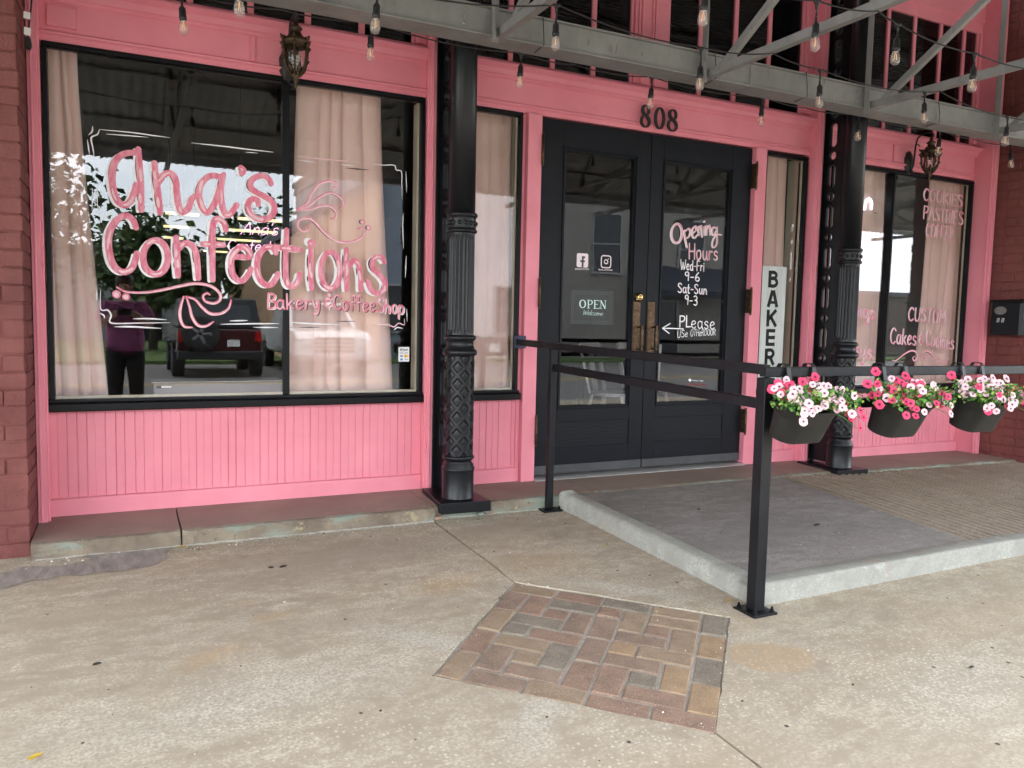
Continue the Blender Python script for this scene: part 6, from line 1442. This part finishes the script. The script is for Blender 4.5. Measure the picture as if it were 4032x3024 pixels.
tree(-6.5, -34, 6.5, 3.6, 5, 'broad oak at the open end of the far verge', 2600, .4); tree(27, -27, 5.0, 2.2, 9, 'small round tree beside the brown warehouse', 1600, .3)
def building(name, label, x0, x1, y, depth, h, col, gable=0.0, wins=(), door_=None, roofc=(.10, .10, .11), awn=None):
    t = thing(name, label, 'building', ((x0 + x1) / 2, y - depth / 2, SZ)); WM = M(name + '_wall', col, .8, var=.12, vs=.8, bmp=.2, bs=12)
    mb = MB(); o = [(x0, SZ), (x1, SZ), (x1, SZ + h)] + ([((x0 + x1) / 2, SZ + h + gable)] if gable > 0 else []) + [(x0, SZ + h + (0 if gable >= 0 else gable))]
    mb.extrude_y(o, y - depth, y); mb.build('wall', WM, t)
    rm = M(name + '_roof', roofc, .8); mb = MB()
    if gable > 0:
        xm = (x0 + x1) / 2
        for a, b in ((x0 - .3, xm), (xm, x1 + .3)):
            za, zb2 = (SZ + h - .1, SZ + h + gable) if b == xm else (SZ + h + gable, SZ + h - .1)
            mb.extrude_y([(a, za + .02), (b, zb2 + .02), (b, zb2 + .22), (a, za + .22)], y - depth - .3, y + .35)
    else: mb.extrude_y([(x0 - .1, SZ + h + gable - .0 + .01), (x1 + .1, SZ + h + .01), (x1 + .1, SZ + h + .26), (x0 - .1, SZ + h + gable + .26)], y - depth, y + .12)
    mb.build('roof', rm, t)
    fm = M(name + '_trim', (.30, .30, .29), .6); gm = M(name + '_pane', (.015, .018, .022), .15)
    for wx, wz, ww, wh in wins:
        f = MB(); a, b, c, d = wx - ww / 2, wx + ww / 2, SZ + wz, SZ + wz + wh; e = .07
        f.box(a - e, b + e, y + .001, y + .07, d, d + e); f.box(a - e * 1.6, b + e * 1.6, y + .001, y + .13, c - e, c); f.box(a - e, a, y + .001, y + .07, c, d); f.box(b, b + e, y + .001, y + .07, c, d); f.box(a, b, y + .03, y + .05, (c + d) / 2 - .02, (c + d) / 2 + .02)
        w_ = f.build('window', fm, t); MB().box(a, b, y + .002, y + .02, c, d).build('pane', gm, w_)
    if door_:
        dx, dw, dh = door_; f = MB(); f.box(dx - dw / 2 - .08, dx - dw / 2, y + .001, y + .09, SZ, SZ + dh + .08); f.box(dx + dw / 2, dx + dw / 2 + .08, y + .001, y + .09, SZ, SZ + dh + .08); f.box(dx - dw / 2, dx + dw / 2, y + .001, y + .09, SZ + dh, SZ + dh + .08)
        d_ = f.build('door', fm, t); MB().box(dx - dw / 2, dx + dw / 2, y + .002, y + .03, SZ, SZ + dh).build('pane', gm, d_)
    if awn:
        a, b, z = awn; m = MB(); m.extrude_x([(y, SZ + z + 1.0), (y + 1.3, SZ + z), (y + 1.3, SZ + z - .22), (y + 1.26, SZ + z - .22), (y + 1.26, SZ + z - .03), (y, SZ + z + .93)], a, b); m.build('awning', M(name + '_awning', (.02, .024, .035), .8), t)
    return t
building('gabled_hall', 'tan stucco hall with a sloping roof across the street', 4.5, 7.45, -20.5, 16, 5.9, (.46, .29, .18), -2.1, wins=((5.6, 1.2, .9, 1.6),))
building('grey_store', 'blue grey two storey store across the street', 7.5, 8.75, -21, 14, 7.2, (.19, .22, .26), wins=((8.1, 1.0, .7, 1.5),))
building('white_store', 'pale louvred two storey store across the street', 8.8, 13.9, -21, 14, 8.6, (.66, .62, .61), wins=((10.4, 3.6, 1.0, 2.1), (13.0, 4.6, .8, 1.5), (12.4, 1, 1.2, 1.6)))
building('taupe_store', 'taupe store with shuttered windows and dark awnings across the street', 13.95, 23.5, -21, 14, 7.6, (.22, .20, .18), wins=((16.4, 3.3, 1.1, 2.2), (20.4, 3.3, 1.1, 2.2)), door_=(19.3, 1.0, 2.3), awn=(17.6, 22.6, 2.7))
building('brown_shed', 'low dark brown warehouse far along the street', 29.5, 41.0, -26, 12, 3.2, (.10, .075, .065), door_=(33, 2.4, 2.4))
building('white_warehouse', 'long low pale warehouse behind the verge trees', -3, 4.3, -37, 10, 4.2, (.30, .31, .32), door_=(1, 1.2, 2.2))
# utility pole and wires
t = thing('utility_pole', 'wooden utility pole with wires across the street', 'utility pole', (8.2, -19.8, SZ)); MB().lathe([(.15, 0), (.10, 9.5)], (-3.2, -18.6, SZ), 10).merge(MB().box(-4.2, -2.2, -18.68, -18.56, SZ + 8.6, SZ + 8.75)).build('pole', BARK, t)
mb = MB()
for y, z in ((-18.2, 8.9), (-18.6, 8.9), (-19.0, 8.9), (-18.6, 7.0)):
    mb.tube([(-40 + 90 * i / 30, y, SZ + z - .5 + .8 * ((i / 15 - 1) ** 2)) for i in range(31)], .018, 5)
mb.build('wire', CORD, t)

# parked vehicles
TYRE = M('tyre_rubber', (.02, .02, .02), .8); RIM = M('wheel_rim', (.35, .35, .36), .35, .8); CGL = M('car_glass', (.02, .025, .03), .08); LAMPR = M('tail_lamp', (.4, .01, .01), .2); LAMPW = M('head_lamp', (.7, .7, .68), .15)
def wheel_on(t, x, y, z, r=.36, w_=.24, axis='x'):
    wh = MB().lathe([(r * .62, -w_ / 2), (r * .95, -w_ / 2), (r, -w_ / 2 + .03), (r, w_ / 2 - .03), (r * .95, w_ / 2), (r * .62, w_ / 2)], (x, y, z), 24, axis=axis).build('wheel', TYRE, t)
    m = MB().lathe([(0, -w_ / 2 + .03), (r * .6, -w_ / 2 + .04), (r * .6, w_ / 2 - .04), (0, w_ / 2 - .03)], (x, y, z), 20, axis=axis)
    for k in range(5):
        a = 2 * pi * k / 5; p = (r * .55 * cos(a), r * .55 * sin(a))
        if axis == 'x': m.bar((x - w_ / 2 + .02, y, z), (x - w_ / 2 + .02, y + p[0], z + p[1]), .06, .03, (1, 0, 0)); m.bar((x + w_ / 2 - .02, y, z), (x + w_ / 2 - .02, y + p[0], z + p[1]), .06, .03, (1, 0, 0))
        else: m.bar((x, y + w_ / 2 - .01, z), (x + p[0], y + w_ / 2 - .01, z + p[1]), .06, .03, (0, 1, 0))
    m.build('rim', RIM, wh)
def extr(prof, x0, x1, inset=0.0, zt=0):   # (y,z) side profile across x, pulled in towards the top
    n = len(prof); zs = [p[1] for p in prof]; z0, z1 = min(zs), max(zs)
    k = lambda z: inset * (z - z0) / (z1 - z0)
    return MB().add([(x0 + k(z), y, z) for y, z in prof] + [(x1 - k(z), y, z) for y, z in prof], [(i, (i + 1) % n, n + (i + 1) % n, n + i) for i in range(n)] + [tuple(range(n))[::-1], tuple(range(n, 2 * n))])
# boxy 4x4, tail towards the shop
t = thing('parked_jeep', 'dark red boxy four wheel drive with a spare wheel on its tailgate', 'off road car', (1.9, -16.4, SZ)); y0 = -14.3; z = SZ; jx0, jx1 = 1.0, 2.86
RP = M('dark_red_car_paint', (.05, .004, .004), .3, coat=.6, var=.05); BP = M('black_car_trim', (.018, .018, .02), .4)
extr([(y0, z + .55), (y0 - .02, z + 1.12), (y0 - 2.3, z + 1.12), (y0 - 3.7, z + 1.05), (y0 - 3.75, z + .55)], jx0, jx1, .04).build('body', RP, t, bevel=.04)
extr([(y0 - .04, z + 1.121), (y0 - .12, z + 1.80), (y0 - 2.0, z + 1.80), (y0 - 2.35, z + 1.121)], jx0 + .04, jx1 - .04, .10).build('hard_top', BP, t, bevel=.05)
mb = MB(); mb.add([(jx0 + .25, y0 - .035, z + 1.2), (jx1 - .25, y0 - .035, z + 1.2), (jx1 - .30, y0 - .095, z + 1.66), (jx0 + .30, y0 - .095, z + 1.66)], [(0, 1, 2, 3)]); mb.build('rear_window', CGL, t)
MB().box(jx0 + .02, jx1 - .02, y0 - .15, y0 + .16, z + .42, z + .62).build('bumper', BP, t, bevel=.03)
for x in (jx0 + .12, jx1 - .12): MB().box(x - .07, x + .07, y0 - .02, y0 + .035, z + .82, z + 1.06).build('tail_lamp', LAMPR, t, bevel=.01)
sp = wheel_on(t, 1.5, y0 + .16, z + 1.0, .39, .24, 'y')
MB().box(2.05, 2.35, y0 + .002, y0 + .016, z + .72, z + .87).build('number_plate', WHITE, t)
for y in (y0 - .75, y0 - 3.0):
    for x in (jx0 + .08, jx1 - .08): wheel_on(t, x, y, z + .39, .39, .26)
    for x0, x1 in ((jx0 - .12, jx0 + .16), (jx1 - .16, jx1 + .12)): MB().box(x0, x1, y - .5, y + .5, z + .80, z + .86).build('fender', BP, t, bevel=.02)
# pale pickup, nose towards the shop
t = thing('parked_pickup', 'white pickup parked nose in beside the dark red four wheel drive', 'pickup', (4.6, -16.6, SZ)); px0, px1 = 3.55, 5.5; y0 = -14.4
WP = M('white_car_paint', (.62, .62, .61), .25, coat=.6, var=.03)
extr([(y0, z + .45), (y0 + .02, z + .95), (y0 - .25, z + 1.08), (y0 - 1.35, z + 1.15), (y0 - 5.4, z + 1.15), (y0 - 5.42, z + .5)], px0, px1, .06).build('body', WP, t, bevel=.07)
extr([(y0 - 1.25, z + 1.151), (y0 - 2.0, z + 1.80), (y0 - 3.5, z + 1.80), (y0 - 3.75, z + 1.151)], px0 + .08, px1 - .08, .16).build('cab', WP, t, bevel=.06)
mb = MB(); mb.add([(px0 + .22, y0 - 1.28, z + 1.2), (px1 - .22, y0 - 1.28, z + 1.2), (px1 - .32, y0 - 1.90, z + 1.74), (px0 + .32, y0 - 1.90, z + 1.74)], [(0, 1, 2, 3)]); mb.build('windscreen', CGL, t)
mb = MB(); [mb.box(px0 + .5, px1 - .5, y0 + .0, y0 + .035, z + .58 + .1 * k, z + .64 + .1 * k) for k in range(4)]; mb.build('grille', BP, t)
for x in (px0 + .27, px1 - .27): MB().box(x - .18, x + .18, y0 - .02, y0 + .04, z + .72, z + .93).build('headlight', LAMPW, t, bevel=.02)
MB().box(px0 + .05, px1 - .05, y0 - .1, y0 + .12, z + .38, z + .56).build('bumper', RIM, t, bevel=.04)
for y in (y0 - .95, y0 - 4.3):
    for x in (px0 + .1, px1 - .1): wheel_on(t, x, y, z + .38, .38, .26)

# ================================================================== THE PERSON TAKING THE PICTURE (seen in the big window)
def skinned(name, joints, edges, radii, mats, parent, root=0, sub_=2):
    me = bpy.data.meshes.new(name); me.from_pydata([tuple(j) for j in joints], edges, []); me.update()
    o = link(name, me, mats, parent)
    md = o.modifiers.new('skin', 'SKIN'); sv = me.skin_vertices[0].data if me.skin_vertices else None
    if sv is None:
        bm = bmesh.new(); bm.from_mesh(me); bm.verts.layers.skin.verify(); bm.to_mesh(me); bm.free(); sv = me.skin_vertices[0].data
    for i, r in enumerate(radii): sv[i].radius = (r, r) if not isinstance(r, tuple) else r; sv[i].use_root = (i == root)
    md.use_smooth_shade = True; s_ = o.modifiers.new('sub', 'SUBSURF'); s_.levels = s_.render_levels = sub_
    return o
GP = gz(-4.98); PX, PY = 0.0, -4.99
t = thing('person', 'person in a plum shirt and black trousers holding up a phone', 'person', (PX, PY, GP))
SKIN = M('skin', (.50, .29, .21), .5, var=.05); SHIRT = M('plum_shirt', (.36, .10, .24), .8, var=.15, vs=6); TROU = M('black_trousers', (.012, .012, .015), .8); HAIR = M('brown_hair', (.05, .03, .02), .5, var=.3, vs=30)
g_ = GP; V = lambda x, y, z: (PX + x, PY + y, g_ + z)
J = [V(0, 0, .88), V(0, .0, 1.05), V(0, -.01, 1.24), V(0, 0, 1.36), V(0, .015, 1.43), V(0, .03, 1.50), V(0, .03, 1.59)]
E_ = [(i, i + 1) for i in range(6)]; Rr = [(.15, .11), (.13, .09), (.14, .09), .062, .048, (.068, .085), (.062, .078)]
for s_ in (-1, 1):
    b = len(J); J += [V(s_ * .165, 0, 1.31), V(s_ * .255, .07, 1.10), V(s_ * .17, .26, 1.17), V(s_ * .105, .335, 1.225)]; E_ += [(2, b), (b, b + 1), (b + 1, b + 2), (b + 2, b + 3)]; Rr += [.058, .045, .033, .026]
    b2 = len(J); J += [V(s_ * .09, 0, .80), V(s_ * .10, .01, .47), V(s_ * .10, -.02, .09), V(s_ * .115, .12, .045)]; E_ += [(0, b2), (b2, b2 + 1), (b2 + 1, b2 + 2), (b2 + 2, b2 + 3)]; Rr += [.088, .058, .042, .036]
    # five fingers round the phone
    h = b + 3
    for k, (dx, dz) in enumerate(((-.008, .032), (-.010, .012), (-.010, -.008), (-.006, -.026))):
        f0 = len(J); J += [V(s_ * (.098 + dx * .3), .352, 1.225 + dz * .8), V(s_ * (.088 + dx), .366, 1.225 + dz), V(s_ * (.072 + dx), .368, 1.225 + dz)]; E_ += [(h, f0), (f0, f0 + 1), (f0 + 1, f0 + 2)]; Rr += [.0105, .009, .008]
    f0 = len(J); J += [V(s_ * .085, .335, 1.20), V(s_ * .062, .340, 1.212)]; E_ += [(h, f0), (f0, f0 + 1)]; Rr += [.012, .009]
body = skinned('body', J, E_, Rr, [SKIN], t)
face = MB()
for s_ in (-1, 1): face.ball(V(s_ * .030, .098, 1.535), .011, 8, 6); face.ball(V(s_ * .074, .03, 1.525), .022, 8, 6, 0, (.4, .8, 1.2))
face.ball(V(0, .112, 1.51), .014, 8, 6, 0, (.9, 1.1, 1.4)); face.ball(V(0, .103, 1.472), .018, 8, 6, 0, (1.2, .4, .4)); face.build('face_features', SKIN, t)
SJ = [V(0, 0, .74), V(0, 0, .98), V(0, -.01, 1.24), V(0, -.005, 1.345)]; SE = [(0, 1), (1, 2), (2, 3)]; SR = [(.215, .155), (.205, .15), (.205, .135), .08]
for s_ in (-1, 1): b = len(SJ); SJ += [V(s_ * .175, 0, 1.305), V(s_ * .25, .06, 1.13)]; SE += [(2, b), (b, b + 1)]; SR += [.092, .082]
skinned('shirt', SJ, SE, SR, [SHIRT], t)
TJ = [V(0, 0, .93)]; TE = []; TR = [(.18, .13)]
for s_ in (-1, 1): b = len(TJ); TJ += [V(s_ * .092, 0, .78), V(s_ * .102, .01, .47), V(s_ * .102, -.02, .12)]; TE += [(0, b), (b, b + 1), (b + 1, b + 2)]; TR += [.115, .082, .065]
skinned('trousers', TJ, TE, TR, [TROU], t)
hb = MB(); 
hb.ball(V(0, .005, 1.585), .098, 18, 12, 0, (.92, 1.0, .9)); hb.ball(V(0, -.055, 1.50), .085, 16, 10, 0, (1.0, .6, 1.6)); hb.build('hair', HAIR, t)
for s_ in (-1, 1): m = MB(); m.ball(V(s_ * .112, .07, .035), .055, 12, 8, 0, (.85, 2.3, .62)); m.build('shoe', BP, t)
ph = thing('phone', 'dark phone held sideways in both hands by the person', 'phone', (0, -4.62, 1.05))
MB().box(-.076, .076, -4.633, -4.625, 1.013, 1.087).build('phone_body', BP, ph, bevel=.003); MB().box(-.072, -.035, -4.6249, -4.622, 1.048, 1.085).build('camera_bump', BP, ph, bevel=.0008)
